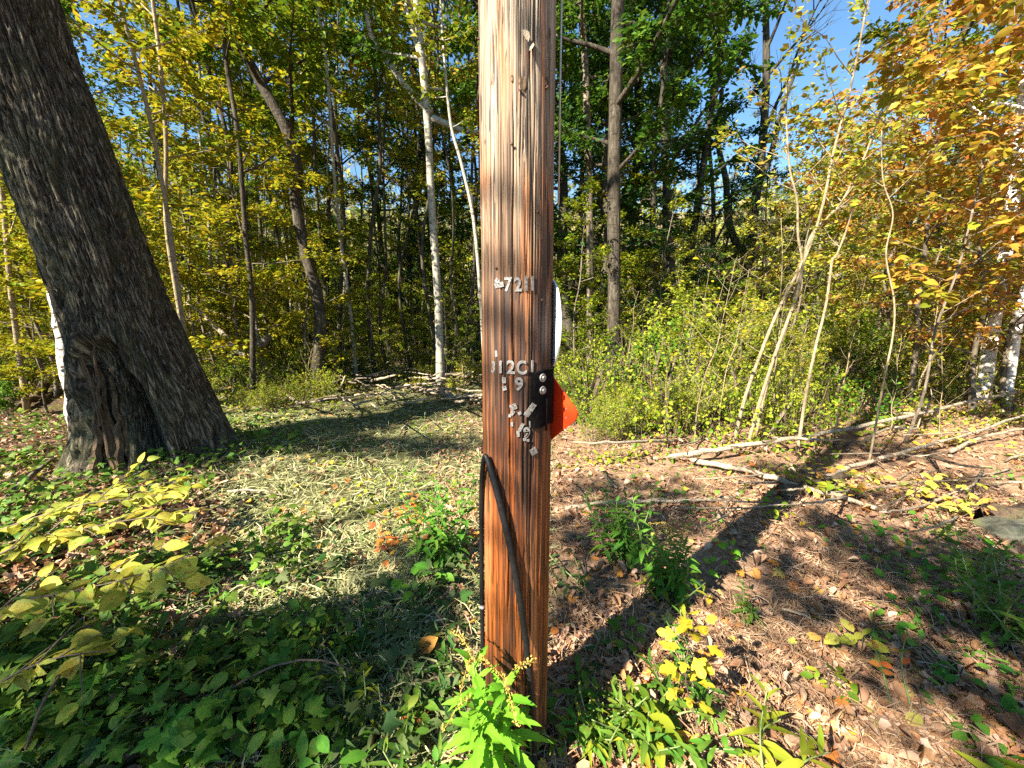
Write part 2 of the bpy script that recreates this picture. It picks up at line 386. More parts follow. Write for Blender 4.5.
M['wire'] = plain('grey_ground_wire', (.42, .40, .36), .5, .3, .2, 80, .1)
M['nail'] = plain('rusty_nail', (.10, .05, .03), .7, .4, .4, 120, .2)
M['rock'] = barkmat('mossy_rock', [(.05, .05, .035), (.12, .115, .08), (.24, .22, .17)], 5, 1, .6, moss=.8)

# ------------------------------------------------------------------ ground
def ground():
    n = 260
    t = np.linspace(-1, 1, n)
    gx = np.sinh(t * 5.2) / np.sinh(5.2) * 260
    ty = np.linspace(-.62, 1, n)
    gy = np.sinh(ty * 5.0) / np.sinh(5.0) * 330 + 1.5
    X, Y = np.meshgrid(gx, gy, indexing='ij')
    Z = height(X, Y)
    mb = MB(); i, j = np.meshgrid(np.arange(n - 1), np.arange(n - 1), indexing='ij')
    q = np.stack([i * n + j, (i + 1) * n + j, (i + 1) * n + j + 1, i * n + j + 1], -1).reshape(-1, 4)
    mb.add(np.stack([X, Y, Z], -1).reshape(-1, 3), q)
    m, nt, p, out = newmat('forest_floor')
    ob = texco(nt, 'Object'); sx = nt.nodes.new('ShaderNodeSeparateXYZ'); nt.links.new(ob, sx.inputs[0])
    big = noise_node(nt, ob, .9, 4, .6)
    side = math_node(nt, 'ADD', sx.outputs[0], math_node(nt, 'MULTIPLY', math_node(nt, 'SUBTRACT', big, .5), 2.6))
    mask = ramp(nt, math_node(nt, 'ADD', math_node(nt, 'MULTIPLY', side, .5), .5), [(0, 0, 0), (1, 1, 1)], [.35, .65])
    fine = noise_node(nt, ob, 26, 6, .75)
    mid = noise_node(nt, ob, 5, 5, .7)
    ff = math_node(nt, 'ADD', math_node(nt, 'MULTIPLY', fine, .6), math_node(nt, 'MULTIPLY', mid, .4))
    left = ramp(nt, ff, [(.022, .022, .009), (.065, .065, .026), (.14, .135, .055), (.23, .21, .095)], [.3, .45, .58, .72])
    right = ramp(nt, ff, [(.04, .022, .014), (.17, .10, .06), (.36, .23, .14), (.52, .38, .25)], [.3, .45, .58, .72])
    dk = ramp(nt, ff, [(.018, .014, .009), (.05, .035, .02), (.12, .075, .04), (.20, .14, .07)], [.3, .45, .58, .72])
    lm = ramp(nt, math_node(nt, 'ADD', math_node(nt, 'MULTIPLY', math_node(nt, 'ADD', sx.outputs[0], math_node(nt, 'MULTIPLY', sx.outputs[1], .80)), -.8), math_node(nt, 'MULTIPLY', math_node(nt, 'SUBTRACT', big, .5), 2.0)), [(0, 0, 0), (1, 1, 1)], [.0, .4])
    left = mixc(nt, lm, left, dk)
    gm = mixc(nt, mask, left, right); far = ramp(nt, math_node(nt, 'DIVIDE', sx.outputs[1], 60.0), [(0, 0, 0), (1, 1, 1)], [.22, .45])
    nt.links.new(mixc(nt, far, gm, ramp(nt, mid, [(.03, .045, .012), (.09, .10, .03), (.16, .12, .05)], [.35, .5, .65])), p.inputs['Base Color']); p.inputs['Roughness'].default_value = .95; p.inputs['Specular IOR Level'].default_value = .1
    bump(nt, ff, .9, .04, p)
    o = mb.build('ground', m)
    tag(o, 'forest floor of straw and dry leaves running back into the wood', None, kind='structure'); return o
ground()

def scatter_xy(n, y0, y1, xlo, xhi, seed):
    """denser near the camera, bounds on x as functions of y"""
    r = np.random.default_rng(seed)
    y = np.exp(r.uniform(np.log(y0), np.log(y1), n)); u = r.random(n)
    lo, hi = xlo(y), xhi(y); return lo + (hi - lo) * u, y
W14 = lambda y: -1.45 * y - .8
E14 = lambda y: 1.45 * y + .8

def strands(name, x, y, lmin, lmax, wid, zmax, mat, label, cat, flat=.25):
    n = len(x); z = height(x, y) + rng.random(n) ** 2 * zmax
    az = rng.uniform(0, 2 * np.pi, n); ln = rng.uniform(lmin, lmax, n)
    d = np.stack([np.cos(az), np.sin(az), rng.normal(0, flat, n)], -1); d = unit(d)
    side = unit(np.cross(d, np.stack([rng.normal(0, .5, n), rng.normal(0, .5, n), np.ones(n)], -1)))
    bend = np.cross(d, side) * rng.normal(0, .16, n)[:, None] + side * rng.normal(0, .14, n)[:, None]
    P = np.stack([x, y, z], -1); w = (rng.uniform(.6, 1.4, n) * wid)[:, None]
    ks = [(-.5, .3), (-.15, 1), (.2, .9), (.5, .1)]
    V = np.stack([P + d * (ln * t)[:, None] + bend * (ln * (1 - 4 * t * t))[:, None] + s * side * w * ww for t, ww in ks for s in (-1, 1)], 1)
    V[..., 2] = np.maximum(V[..., 2], height(V[..., 0], V[..., 1]) + .002)
    off = (np.arange(n) * 8)[:, None, None]
    q = np.array([(0, 1, 3, 2), (2, 3, 5, 4), (4, 5, 7, 6)])
    mb = MB(); mb.add(V.reshape(-1, 3), (q[None] + off).reshape(-1, 4))
    o = mb.build(name, mat); tag(o, label, cat, kind='stuff'); return o
def litter(name, x, y, smin, smax, shapes, mat, label, cat, zmax=.03, tilt=.5, curl=(.5, 2)):
    n = len(x); mb = MB(); z = height(x, y) + .006 + rng.random(n) ** 2 * zmax
    az = rng.uniform(0, 2 * np.pi, n); d = np.stack([np.cos(az), np.sin(az), rng.normal(0, tilt * .6, n)], -1)
    nr = np.stack([rng.normal(0, tilt, n), rng.normal(0, tilt, n), np.ones(n)], -1)
    sz = rng.uniform(smin, smax, n); k = rng.integers(0, len(shapes), n); P = np.stack([x, y, z], -1)
    for q, sh in enumerate(shapes):
        s = k == q; leaves(mb, P[s], d[s], nr[s], sz[s], sh, curl)
    o = mb.build(name, mat); tag(o, label, cat, kind='stuff'); return o

def clear_pole(x, y, r=.13):
    k = ((x - .017) ** 2 + (y - 1.33) ** 2) > r * r; return x[k], y[k]
# cut hay on the left half
x, y = scatter_xy(52000, .9, 11, W14, lambda y: .12 * y - .05 + 0 * y, 1); x, y = clear_pole(x, y)
k = (x > -.84 * y + (fbm(np.stack([x * 1.6, y * 1.6, 0 * x], -1), 2, 91) - .5) * 1.6) | (rng.random(len(x)) < .16); x, y = x[k], y[k]
strands('cut_grass', x, y, .06, .24, .0032, .05, M['straw'], 'pale cut grass lying matted over the left ground', 'grass')
x, y = scatter_xy(76000, .9, 13, lambda y: -.22 * y, E14, 2); x, y = clear_pole(x, y)
k = fbm(np.stack([x * 2.1, y * 2.1, 0 * x + 1], -1), 3, 51) + .16 * rng.random(len(x)) > .52; x, y = x[k], y[k]
strands('pine_straw', x, y, .04, .20, .0021, .05, M['needlelitter'], 'brown pine needles and stalks strewn over the right ground', 'litter', .22)
x, y = scatter_xy(33000, .85, 13, lambda y: -.18 * y - .1, E14, 3); x, y = clear_pole(x, y)
k = fbm(np.stack([x * 2.1, y * 2.1, 0 * x + 2], -1), 3, 52) + .16 * rng.random(len(x)) > .52; x, y = x[k], y[k]
litter('leaf_litter', x, y, .018, .060, ['frag', 'oak', 'frag', 'maple', 'strip', 'frag', 'curl'], M['litter'], 'tan and brown dry leaves carpeting the right ground', 'litter', .04, .6, (.5, 2.4))
x, y = scatter_xy(3000, .85, 13, lambda y: -.16 * y - .1, E14, 31); x, y = clear_pole(x, y)
litter('large_dry_leaves', x, y, .045, .085, ['oak', 'maple', 'frag', 'frag', 'oak', 'curl'], M['litter'], 'larger curled brown leaves lying on the right litter', 'litter', .035, .4, (.8, 2.6))
x, y = scatter_xy(3500, .85, 9, W14, lambda y: -.1 * y, 4); x, y = clear_pole(x, y)
litter('fallen_leaves', x, y, .03, .075, ['curl', 'oak', 'oval'], M['litter'], 'scattered brown leaves over the cut grass', 'litter', .05)
x, y = scatter_xy(1300, 1.0, 12, W14, E14, 5); x, y = clear_pole(x, y)
litter('bright_leaves', x, y, .04, .085, ['maple', 'oval', 'ovate'], M['litterbright'], 'yellow and orange freshly fallen leaves dotted over the ground', 'litter', .05, .4, (.3, 1.2))
x, y = scatter_xy(9000, 1.2, 6.5, lambda y: -1.5 * y - .5, lambda y: -.76 * y, 41)
litter('brown_leaves', x, y, .025, .075, ['frag', 'strip', 'oak', 'curl', 'maple'], M['litter'], 'brown leaves and bark scraps on the dark soil at the far left', 'litter', .06, .6, (.6, 2.2))
x, y = scatter_xy(13000, 1.2, 6.0, lambda y: -1.5 * y - .5, lambda y: -.55 * y, 42); k = fbm(np.stack([x * 1.5, y * 1.5, 0 * x], -1), 3, 43) > .40; x, y = x[k], y[k]
litter('left_weeds', x, y, .035, .09, ['toothed', 'oval', 'maple', 'ovate', 'lance'], M['neargreen'], 'green weeds growing through the brown leaves at the far left', 'weeds', .22, .7, (.5, 1.6))
# low green ground cover: dense front left, thin elsewhere
x, y = scatter_xy(13000, .8, 3.0, W14, lambda y: -.02 + 0 * y, 6)
k = (fbm(np.stack([x * 2.2, y * 2.2, 0 * x], -1), 3, 21) > .42) & (y < 2.0 + .9 * rng.random(len(y))); x, y = clear_pole(x[k], y[k], .16)
litter('ground_cover', x, y, .03, .085, ['toothed', 'lance', 'maple', 'lance', 'hickory', 'strip'], M['dull'], 'low dark green weeds matted over the front left ground', 'weeds', .14, .7, (.5, 1.6))
x, y = scatter_xy(5200, 1.0, 9, lambda y: -.1 * y, E14, 7)
k = fbm(np.stack([x * 1.4, y * 1.4, 0 * x + 3], -1), 3, 33) > .55; x, y = clear_pole(x[k], y[k], .16)
litter('low_weeds', x, y, .03, .07, ['oval', 'lance', 'ovate'], M['midgreen'], 'small green weeds sprouting through the dry leaves', 'weeds', .12, .7, (.5, 1.6))
x, y = scatter_xy(5200, 3.0, 12, W14, lambda y: -.05 * y, 8)
k = fbm(np.stack([x * 1.1, y * 1.1, 0 * x + 7], -1), 3, 35) > .56; x, y = x[k], y[k]
litter('clover_patches', x, y, .03, .07, ['oval', 'ovate'], M['limegreen'], 'small lime green seedlings among the cut grass', 'weeds', .10, .6, (.5, 1.6))

# ------------------------------------------------------------------ trees
def tree_mesh(name, seed, H, r0, lo, rad, limbs, twigs, nleaf, lsize, shape, lmat, bmat, path=None, up=(.1, .6), taper=.25, layer=.5, conic=False, seg=9, droop=0.0, leaf_up=1.0, tw_len=.42, bare_limbs=False, wob=.12, flare=.5):
    """returns (trunk mesh, crown mesh or None). path: list of points, else a wobbling vertical."""
    g = np.random.default_rng(seed)
    if path is None:
        n = 8; zz = np.linspace(0, H, n)
        off = np.cumsum(g.normal(0, abs(H) * .012, (n, 2)), 0); off[0] = 0
        path = [(a, b, z) for (a, b), z in zip(off, zz)]
    P = smooth_path(path, k=5); T = np.linspace(0, 1, len(P))
    rr = r0 * (1 - (1 - taper) * T) + r0 * flare * np.exp(-T * len(P) / 1.6)
    tb = MB(); cb = MB(); tube(tb, P, rr, seg, wob)
    ts, td, tl = [], [], []
    for i in range(limbs):
        t = lo + (1 - lo) * ((i + g.random()) / limbs) ** .9
        p0 = np.array([np.interp(t, T, P[:, c]) for c in range(3)]); rt = np.interp(t, T, rr)
        az = i * 2.399 + g.normal(0, .5)
        q = (t - lo) / (1 - lo)
        shape_f = (1.02 - q) if conic else math.sin(math.pi * min(1, .18 + q * .78)) ** .7
        ln = rad * shape_f * g.uniform(.65, 1.15)
        el = g.uniform(*up)
        h = np.array([math.cos(az), math.sin(az), 0]); c = []
        for s in np.linspace(0, 1, 5):
            c.append(p0 + h * ln * s * math.cos(el) + np.array([0, 0, 1]) * (ln * s * math.sin(el) + ln * (.12 - droop) * s * s) + g.normal(0, .025 * ln, 3) * s)
        c = np.array(c); lr = min(rt * .55, .012 + .018 * ln)
        tube(tb, smooth_path(c, k=2), np.linspace(lr, lr * .2, 9), 5, cap=False)
        for k in range(twigs):
            s = .22 + .78 * (k + g.random()) / twigs
            a0 = np.array([np.interp(s, np.linspace(0, 1, 5), c[:, j]) for j in range(3)])
            a2 = az + g.choice([-1, 1]) * g.uniform(.4, 1.3)
            d = np.array([math.cos(a2), math.sin(a2), g.normal(.05, .22) + math.sin(el) * (.9 if bare_limbs else .3)]); d /= np.linalg.norm(d)
            l2 = max(.18, ln * tw_len * g.uniform(.5, 1.1) * (1.15 - .6 * s))
            e = a0 + d * l2 + np.array([0, 0, -droop * l2])
            mid = (a0 + e) / 2 + g.normal(0, .05 * l2, 3)
            tube(tb, np.array([a0, mid, e]), [lr * .28, lr * .2, lr * .07], 3, cap=False)
            if bare_limbs:
                for _ in range(3):
                    b0 = a0 + (e - a0) * g.uniform(.3, .9); d2 = unit(d + g.normal(0, .5, 3) + np.array([0, 0, .3]))
                    tube(tb, np.array([b0, b0 + d2 * l2 * .45]), [lr * .12, lr * .04], 3, cap=False)
            ts.append(a0); td.append(e - a0); tl.append(l2)
        if nleaf:
            ts.append(c[-2]); td.append(c[-1] - c[-2]); tl.append(np.linalg.norm(c[-1] - c[-2]))
    tm = tb.mesh(name + '_trunk', bmat); cm = None
    if nleaf and ts:
        ts, td, tl = np.array(ts), np.array(td), np.array(tl)
        w = tl / tl.sum(); cnt = g.multinomial(nleaf, w); idx = np.repeat(np.arange(len(ts)), cnt); N = len(idx)
        u = g.random(N) ** .8; sgn = g.choice([-1, 1], N)
        hd = unit(td[idx]); side = unit(np.cross(hd, np.array([0, 0, 1.])))
        pos = ts[idx] + td[idx] * u[:, None] + side * (sgn * g.random(N) * .16 * tl[idx])[:, None]
        pos[:, 2] += g.normal(0, .035 + .05 * (1 - layer), N) * (1 + tl[idx])
        d = hd * .6 + side * sgn[:, None] + g.normal(0, .35, (N, 3)); d[:, 2] -= .15
        nr = np.array([0, 0, leaf_up]) + g.normal(0, .5, (N, 3)) + np.array([-.15, -.25, 0])
        leaves(cb, pos, d, nr, lsize * g.uniform(.45, 1.5, N), shape)
        cm = cb.mesh(name + '_crown', lmat)
    return tm, cm
def put(name, label, cat, meshes, loc, rz=0, sc=1.0, group=None, tilt=(0, 0)):
    t = thing(name, label, cat, loc, rz, group); t.scale = (sc, sc, sc); t.rotation_euler = (tilt[0], tilt[1], rz)
    link('trunk', meshes[0], t)
    if meshes[1] is not None: link('crown', meshes[1], t)
    return t

def pathtree(name, label, pix, Y, wpx, bmat, lmat=None, ext=6.0, nleaf=0, lo=.5, rad=2.2, limbs=10, twigs=5, lsize=.11, seed=0, dY=0.0, taper=.5, shape='diamond', up=(.1, .7), layer=.5, extra=None, seg=12, cat='tree', flare=.35, bare=False, wob=.1, topw=None):
    """a tree whose trunk follows picture points, base first, then carries on above the frame"""
    n = len(pix); pts = [at(px, py, Y + dY * i / max(1, n - 1)) for i, (px, py) in enumerate(pix)]
    base = Vector((pts[0].x, pts[0].y, hz(pts[0].x, pts[0].y)))
    r0 = .84 * wpx / 2 / F * (pts[0].y * CT + CAMZ * ST) / math.hypot(1, (pix[0][0] - 512) / F * .8)
    loc = [np.array(p - base) for p in pts]; loc[0] = loc[0] * 0
    if len(loc) > 1 and loc[1][2] < .1: loc.pop(1)
    if ext:
        d = unit(loc[-1] - loc[-2]); d = unit(d + np.array([0, 0, .8]))
        loc.append(loc[-1] + d * ext * .5); loc.append(loc[-1] + unit(d + np.array([0, 0, .6])) * ext * .5)
    H = loc[-1][2]
    ms = tree_mesh(name, seed + 100, H, r0, lo, rad, limbs, twigs, nleaf, lsize, shape, lmat, bmat, path=loc, up=up, layer=layer, taper=taper, seg=seg, flare=flare, bare_limbs=bare, wob=wob)
    t = put(name, label, cat, ms, base)
    for k, (epx, ewpx) in enumerate(extra or []):
        mb = MB(); ep = [np.array(at(a, b, Y + c) - base) for a, b, c in epx]
        pp, r = smooth_path(ep, [ewpx / 2 / F * Y, ewpx * .25 / F * Y], 5); tube(mb, pp, r, 7, .1)
        mb.build('branch', bmat, t)
    return t

# ------------------------------------------------------------------ the pole
PX, PY = .017, 1.33
def prad(z): return .119 - .0024 * z
def polemat():
    m, nt, p, out = newmat('weathered_pole_wood')
    ob = texco(nt, 'Object'); sx = nt.nodes.new('ShaderNodeSeparateXYZ'); nt.links.new(ob, sx.inputs[0]); z = sx.outputs[2]
    fine = noise_node(nt, mapping(nt, ob, (56, 56, 1.0)), 1.6, 7, .70, .30)
    wide = noise_node(nt, mapping(nt, ob, (20, 20, .55)), 1.0, 4, .6, .3)
    blot = noise_node(nt, mapping(nt, ob, (6, 6, 2.2)), 1.3, 4, .65)
    zz = math_node(nt, 'ADD', math_node(nt, 'DIVIDE', z, 3.0), math_node(nt, 'MULTIPLY', math_node(nt, 'SUBTRACT', wide, .5), .42))
    base = ramp(nt, zz, [(.014, .008, .006), (.05, .019, .008), (.30, .082, .012), (.24, .068, .013), (.15, .055, .018), (.21, .105, .045), (.29, .205, .13), (.33, .27, .195)], [.03, .10, .20, .40, .50, .58, .67, .82])  # lowest stops: damp-dark foot with the shade there painted in
    grey = ramp(nt, math_node(nt, 'SUBTRACT', 1.0, z), [(0, 0, 0), (1, 1, 1)], [.0, .9])
    c = mixc(nt, ramp(nt, fine, [(0, 0, 0), (1, 1, 1)], [.41, .58]), mixc(nt, 1.0, base, ramp(nt, math_node(nt, 'DIVIDE', z, 3.0), [(.32, .25, .21), (.34, .27, .23), (.46, .38, .33)], [.3, .55, .75]), 'MULTIPLY'), base)
    rust = ramp(nt, blot, [(0, 0, 0), (1, 1, 1)], [.56, .68])
    c = mixc(nt, math_node(nt, 'MULTIPLY', rust, .45), c, (.36, .12, .03))
    rust2 = noise_node(nt, mapping(nt, ob, (24, 24, 1.6), (5, 2, 7)), 1.0, 3, .5)
    c = mixc(nt, math_node(nt, 'MULTIPLY', ramp(nt, rust2, [(0, 0, 0), (1, 1, 1)], [.56, .62]), .7), c, (.36, .14, .05))
    # dark run-off streaks below the nailed figures, long checks all the way up
    win = ramp(nt, math_node(nt, 'DIVIDE', z, 3.0), [(0, 0, 0), (1, 1, 1), (1, 1, 1), (0, 0, 0)], [.22, .40, .565, .64])
    st = noise_node(nt, mapping(nt, ob, (44, 44, .8), (3, 1, 0)), 1.4, 3, .55)
    sf = math_node(nt, 'MULTIPLY', ramp(nt, st, [(0, 0, 0), (1, 1, 1)], [.47, .56]), win)
    c = mixc(nt, math_node(nt, 'MULTIPLY', sf, .88), c, (.022, .012, .009))
    ck = noise_node(nt, mapping(nt, ob, (34, 34, .35), (9, 4, 2)), 1.2, 3, .5, .15)
    crack = math_node(nt, 'LESS_THAN', math_node(nt, 'ABSOLUTE', math_node(nt, 'SUBTRACT', ck, .5)), .014)
    ck2 = noise_node(nt, mapping(nt, ob, (70, 70, 1.0), (1, 8, 2)), 1.1, 3, .5, .3)
    gate = math_node(nt, 'GREATER_THAN', noise_node(nt, mapping(nt, ob, (14, 14, 1.5), (4, 4, 4)), 1.0, 2, .5), .5)
    crack = math_node(nt, 'MAXIMUM', crack, math_node(nt, 'MULTIPLY', math_node(nt, 'LESS_THAN', math_node(nt, 'ABSOLUTE', math_node(nt, 'SUBTRACT', ck2, .5)), .02), gate))
    c = mixc(nt, math_node(nt, 'MULTIPLY', crack, .85), c, (.025, .014, .009))
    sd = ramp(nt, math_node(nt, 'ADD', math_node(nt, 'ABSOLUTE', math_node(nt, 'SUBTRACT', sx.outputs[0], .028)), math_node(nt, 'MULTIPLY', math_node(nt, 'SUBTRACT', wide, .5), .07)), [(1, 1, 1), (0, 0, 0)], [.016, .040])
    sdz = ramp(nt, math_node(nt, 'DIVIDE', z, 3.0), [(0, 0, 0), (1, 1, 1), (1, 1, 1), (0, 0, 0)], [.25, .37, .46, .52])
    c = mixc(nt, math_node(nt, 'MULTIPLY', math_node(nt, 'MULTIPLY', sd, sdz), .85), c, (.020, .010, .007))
    knot = noise_node(nt, mapping(nt, ob, (13, 13, 6)), 1.5, 2, .5)
    c = mixc(nt, ramp(nt, knot, [(0, 0, 0), (.85, .85, .85)], [.70, .75]), c, (.05, .025, .015))
    nt.links.new(c, p.inputs['Base Color'])
    nt.links.new(ramp(nt, math_node(nt, 'DIVIDE', z, 3.0), [(.48, .48, .48), (.55, .55, .55), (.8, .8, .8)], [.15, .45, .65]), p.inputs['Roughness']); p.inputs['Specular IOR Level'].default_value = .4
    h = math_node(nt, 'SUBTRACT', math_node(nt, 'ADD', fine, math_node(nt, 'MULTIPLY', wide, .6)), math_node(nt, 'MULTIPLY', crack, .9))
    bump(nt, h, .75, .006, p)
    return m
def pole_hit(px, py):
    d = ray(px, py); r = .116
    for _ in range(4):
        ox, oy = -PX, -PY
        a = d.x ** 2 + d.y ** 2; b = 2 * (ox * d.x + oy * d.y); c = ox * ox + oy * oy - r * r
        D = b * b - 4 * a * c
        s = (-b - math.sqrt(max(D, 0))) / (2 * a); z = CAMZ + d.z * s; r = prad(z)
    P = Vector((d.x * s, d.y * s, z)); n = Vector((P.x - PX, P.y - PY, 0)).normalized(); return P, n
pole = thing('utility_pole', 'weathered brown wooden utility pole with nailed metal numbers in the foreground', 'utility pole', (PX, PY, 0))
def build_pole():
    na, nz = 360, 460; H = 9.0
    zz = -.25 + (H + .25) * np.linspace(0, 1, nz) ** 1.6
    a = np.linspace(0, 2 * np.pi, na, endpoint=False)
    A, Z = np.meshgrid(a, zz, indexing='xy')
    p = np.stack([np.cos(A) * 3.2, np.sin(A) * 3.2, Z * .35], -1).reshape(-1, 3)
    n1 = fbm(p * 2.2, 3, 41); n2 = fbm(p * 5.5, 2, 43)
    chk = np.exp(-((n1 - .5) / .02) ** 2) * .0075 + np.exp(-((n2 - .5) / .03) ** 2) * .003
    ck = np.zeros(A.size); a_, z_ = A.ravel(), Z.ravel(); gk = np.random.default_rng(8)
    for k_ in range(34):
        c_ = -math.pi / 2 + gk.uniform(-1.5, 1.5) if k_ < 26 else gk.uniform(0, 6.28); z0_ = gk.uniform(-.2, 2.9); ln_ = gk.uniform(.25, 1.5); wd = gk.uniform(.0012, .003)
        line_ = c_ + (fbm(np.stack([z_ * 1.7, 0 * z_ + k_ * 7.3, 0 * z_], -1), 3, 80 + k_) - .5) * .16
        da = ((a_ - line_ + np.pi) % (2 * np.pi) - np.pi) * .117; en = np.clip((z_ - z0_) / .12, 0, 1) * np.clip((z0_ + ln_ - z_) / .2, 0, 1)
        ck = np.maximum(ck, np.exp(-(da / wd) ** 2) * en * gk.uniform(.006, .013))
    chk = chk * .6 + ck
    rad = prad(Z).ravel() + (fbm(p * np.array([.6, .6, 2.5]), 3, 47) - .5) * .010 - chk
    V = np.stack([rad * np.cos(A).ravel(), rad * np.sin(A).ravel(), Z.ravel()], -1)
    i, j = np.meshgrid(np.arange(nz - 1), np.arange(na), indexing='ij')
    q = np.stack([i * na + j, i * na + (j + 1) % na, (i + 1) * na + (j + 1) % na, (i + 1) * na + j], -1).reshape(-1, 4)
    mb = MB(); mb.add(V, q, (np.arange(na) + (nz - 1) * na)[None]); mb.build('shaft', polemat(), pole)
build_pole()
def on_pole(px, py, roll=0.0, off=.002):
    P, n = pole_hit(px, py); t = Vector((-n.y, n.x, 0)); u = Vector((0, 0, 1))
    ca, sa = math.cos(R(roll)), math.sin(R(roll))
    x = t * ca + u * sa; y = -t * sa + u * ca
    return P + n * off - Vector((PX, PY, 0)), x, y, n
def text_mesh(s, size, depth, bold=.0):
    cu = bpy.data.curves.new('t', 'FONT'); cu.body = s; cu.size = size; cu.extrude = depth; cu.offset = bold
    cu.align_x = 'CENTER'; cu.align_y = 'CENTER'; cu.bevel_depth = .0004
    o = bpy.data.objects.new('t', cu); COL.objects.link(o)
    dg = bpy.context.evaluated_depsgraph_get(); me = bpy.data.meshes.new_from_object(o.evaluated_get(dg))
    bpy.data.objects.remove(o); bpy.data.curves.remove(cu); return me
def digit(ch, px, py, hpx, roll=0, sx=1.0):
    P, x, y, n = on_pole(px, py, roll, .0025)
    h = hpx / F * 1.235; me = text_mesh(ch, h / .70, .0010, .0012)
    co = np.empty(len(me.vertices) * 3, np.float32); me.vertices.foreach_get('co', co); co = co.reshape(-1, 3)
    co -= (co.max(0) + co.min(0)) / 2; co[:, 0] *= sx
    B = np.array([list(x), list(y), list(n)]); co = co @ B + np.array(P)
    me.vertices.foreach_set('co', co.astype(np.float32).ravel()); me.materials.clear(); me.materials.append(M['alu']); me.update()
    return link('metal_number', me, pole)
def chip(px, py, wpx, hpx, roll=0, th=.0022, tilt=0.0, hole=True, name='metal_scrap'):
    P, x, y, n = on_pole(px, py, roll, .003); w, h = wpx / F * 1.235 / 2, hpx / F * 1.235 / 2
    mb = MB(); prof = [(-w, -h), (0, -h * 1.04), (w, -h * .96), (w * 1.03, 0), (w, h), (0, h * .97), (-w * .97, h), (-w, 0)]
    P = np.array(P); x, y, n = np.array(x), np.array(y), np.array(n)
    top = [P + x * a + y * b + n * (th + tilt * (b + h)) for a, b in prof]; bot = [P + x * a + y * b + n * (tilt * (b + h) - th * .2) for a, b in prof]
    k = len(prof)
    mb.add(np.array(top + bot), np.arange(k)[None], (np.arange(k) + k)[None, ::-1], np.array([(i + k, (i + 1) % k + k, (i + 1) % k, i) for i in range(k)]))
    o = mb.build(name, M['alu'], pole, False)
    if hole:
        nb = MB(); c = P + y * h * .55 + n * (th + tilt * h * 1.6); tube(nb, np.array([c - n * .001, c + n * .0012]), [.0021, .0019], 8); nb.build('nail', M['nail'], o)
    return o
# upper row
chip(500, 285, 10, 5, 8, tilt=.15); chip(498, 281, 5, 4, -35)
digit('7', 508.5, 284.5, 12.5, 0, .85); digit('2', 518, 284.5, 12.5, 3, .8); digit('1', 526, 283.5, 13, 0, .9); digit('1', 532.3, 283.5, 13, 0, .9)
# middle row and what is left under it
chip(497, 353.5, 3, 6, 4, hole=False); digit('3', 494, 367, 11, -6, .7); digit('1', 501, 367, 12, 0, 1.0); digit('2', 511, 367, 13, 0, .95); digit('C', 521.5, 367.5, 13, 4, .8); digit('1', 532, 366, 11, -3, .9)
chip(504.5, 380, 4, 6, 0); chip(505, 388, 4.5, 4.5, 20); digit('9', 519, 384, 12.5, 0, .95)
# lower cluster of bent scraps
chip(513.5, 406.5, 7, 6, 20, tilt=.2); chip(512.5, 412.5, 3.5, 5, -35); chip(510, 415.5, 3, 3, 0, hole=False); chip(519.5, 413, 3.5, 3, 30, hole=False)
chip(529.5, 409.5, 5.5, 15, -35, tilt=.1); chip(526.5, 414, 5, 4, -70, hole=False); chip(512, 424, 2.6, 4.5, 0, hole=False); chip(530, 424, 2.4, 6.5, 4, hole=False)
chip(521, 427, 3.2, 9, -28, hole=False); chip(518, 433.5, 3, 6, 5, hole=False); digit('9', 526.5, 432.5, 10.5, 0, .95); chip(524.3, 439, 3.2, 2.8, 10, hole=False); chip(527.5, 440, 2.6, 2.6, 0, hole=False)
chip(533, 451, 7.2, 7.2, 25, hole=True)
def band_plate():
    mb = MB(); P0, _ = pole_hit(529, 372); P1, _ = pole_hit(529, 428); z1, z0 = P0.z, P1.z
    def ang(px):
        P, n = pole_hit(px, 400); return math.atan2(n.y, n.x)
    a0, a1 = ang(530), ang(550.5) + .35; n = 12; th = np.linspace(a0, a1, n); rr = []
    for k, (z, ro) in enumerate([(z0, .0035), (z0, .0075), (z1, .0075), (z1, .0035)]):
        r = prad(z) + ro; rr += [((r) * math.cos(t), (r) * math.sin(t), z + .004 * math.sin(9 * t + k)) for t in th]
    q = [(k * n + i, k * n + i + 1, (k + 1) * n + i + 1, (k + 1) * n + i) for k in range(3) for i in range(n - 1)]
    q += [(i * n + e, ((i + 1) % 4) * n + e, ((i + 2) % 4) * n + e, ((i + 3) % 4) * n + e) for i in (0,) for e in (0, n - 1)]
    mb.add(rr, q); o = mb.build('black_plate', M['tar'], pole, False)
    for px, py in ((541, 377.5), (541, 390)):
        P, x, y, nn = on_pole(px, py, 0, .008); b = MB(); P = np.array(P); nn = np.array(nn)
        tube(b, np.array([P, P + nn * .003]), [.0135, .0125], 20); tube(b, np.array([P + nn * .003, P + nn * .009]), [.0065, .006], 6)
        b.build('bolt', M['alu'], o, False)
    b = MB(); P, x, y, nn = on_pole(544.5, 412, 0, .008); P = np.array(P); nn = np.array(nn); tube(b, np.array([P - np.array([0, 0, .06]), P + np.array([0, 0, .05])]), .004, 8); b.build('conduit', M['tar'], o)
band_plate()
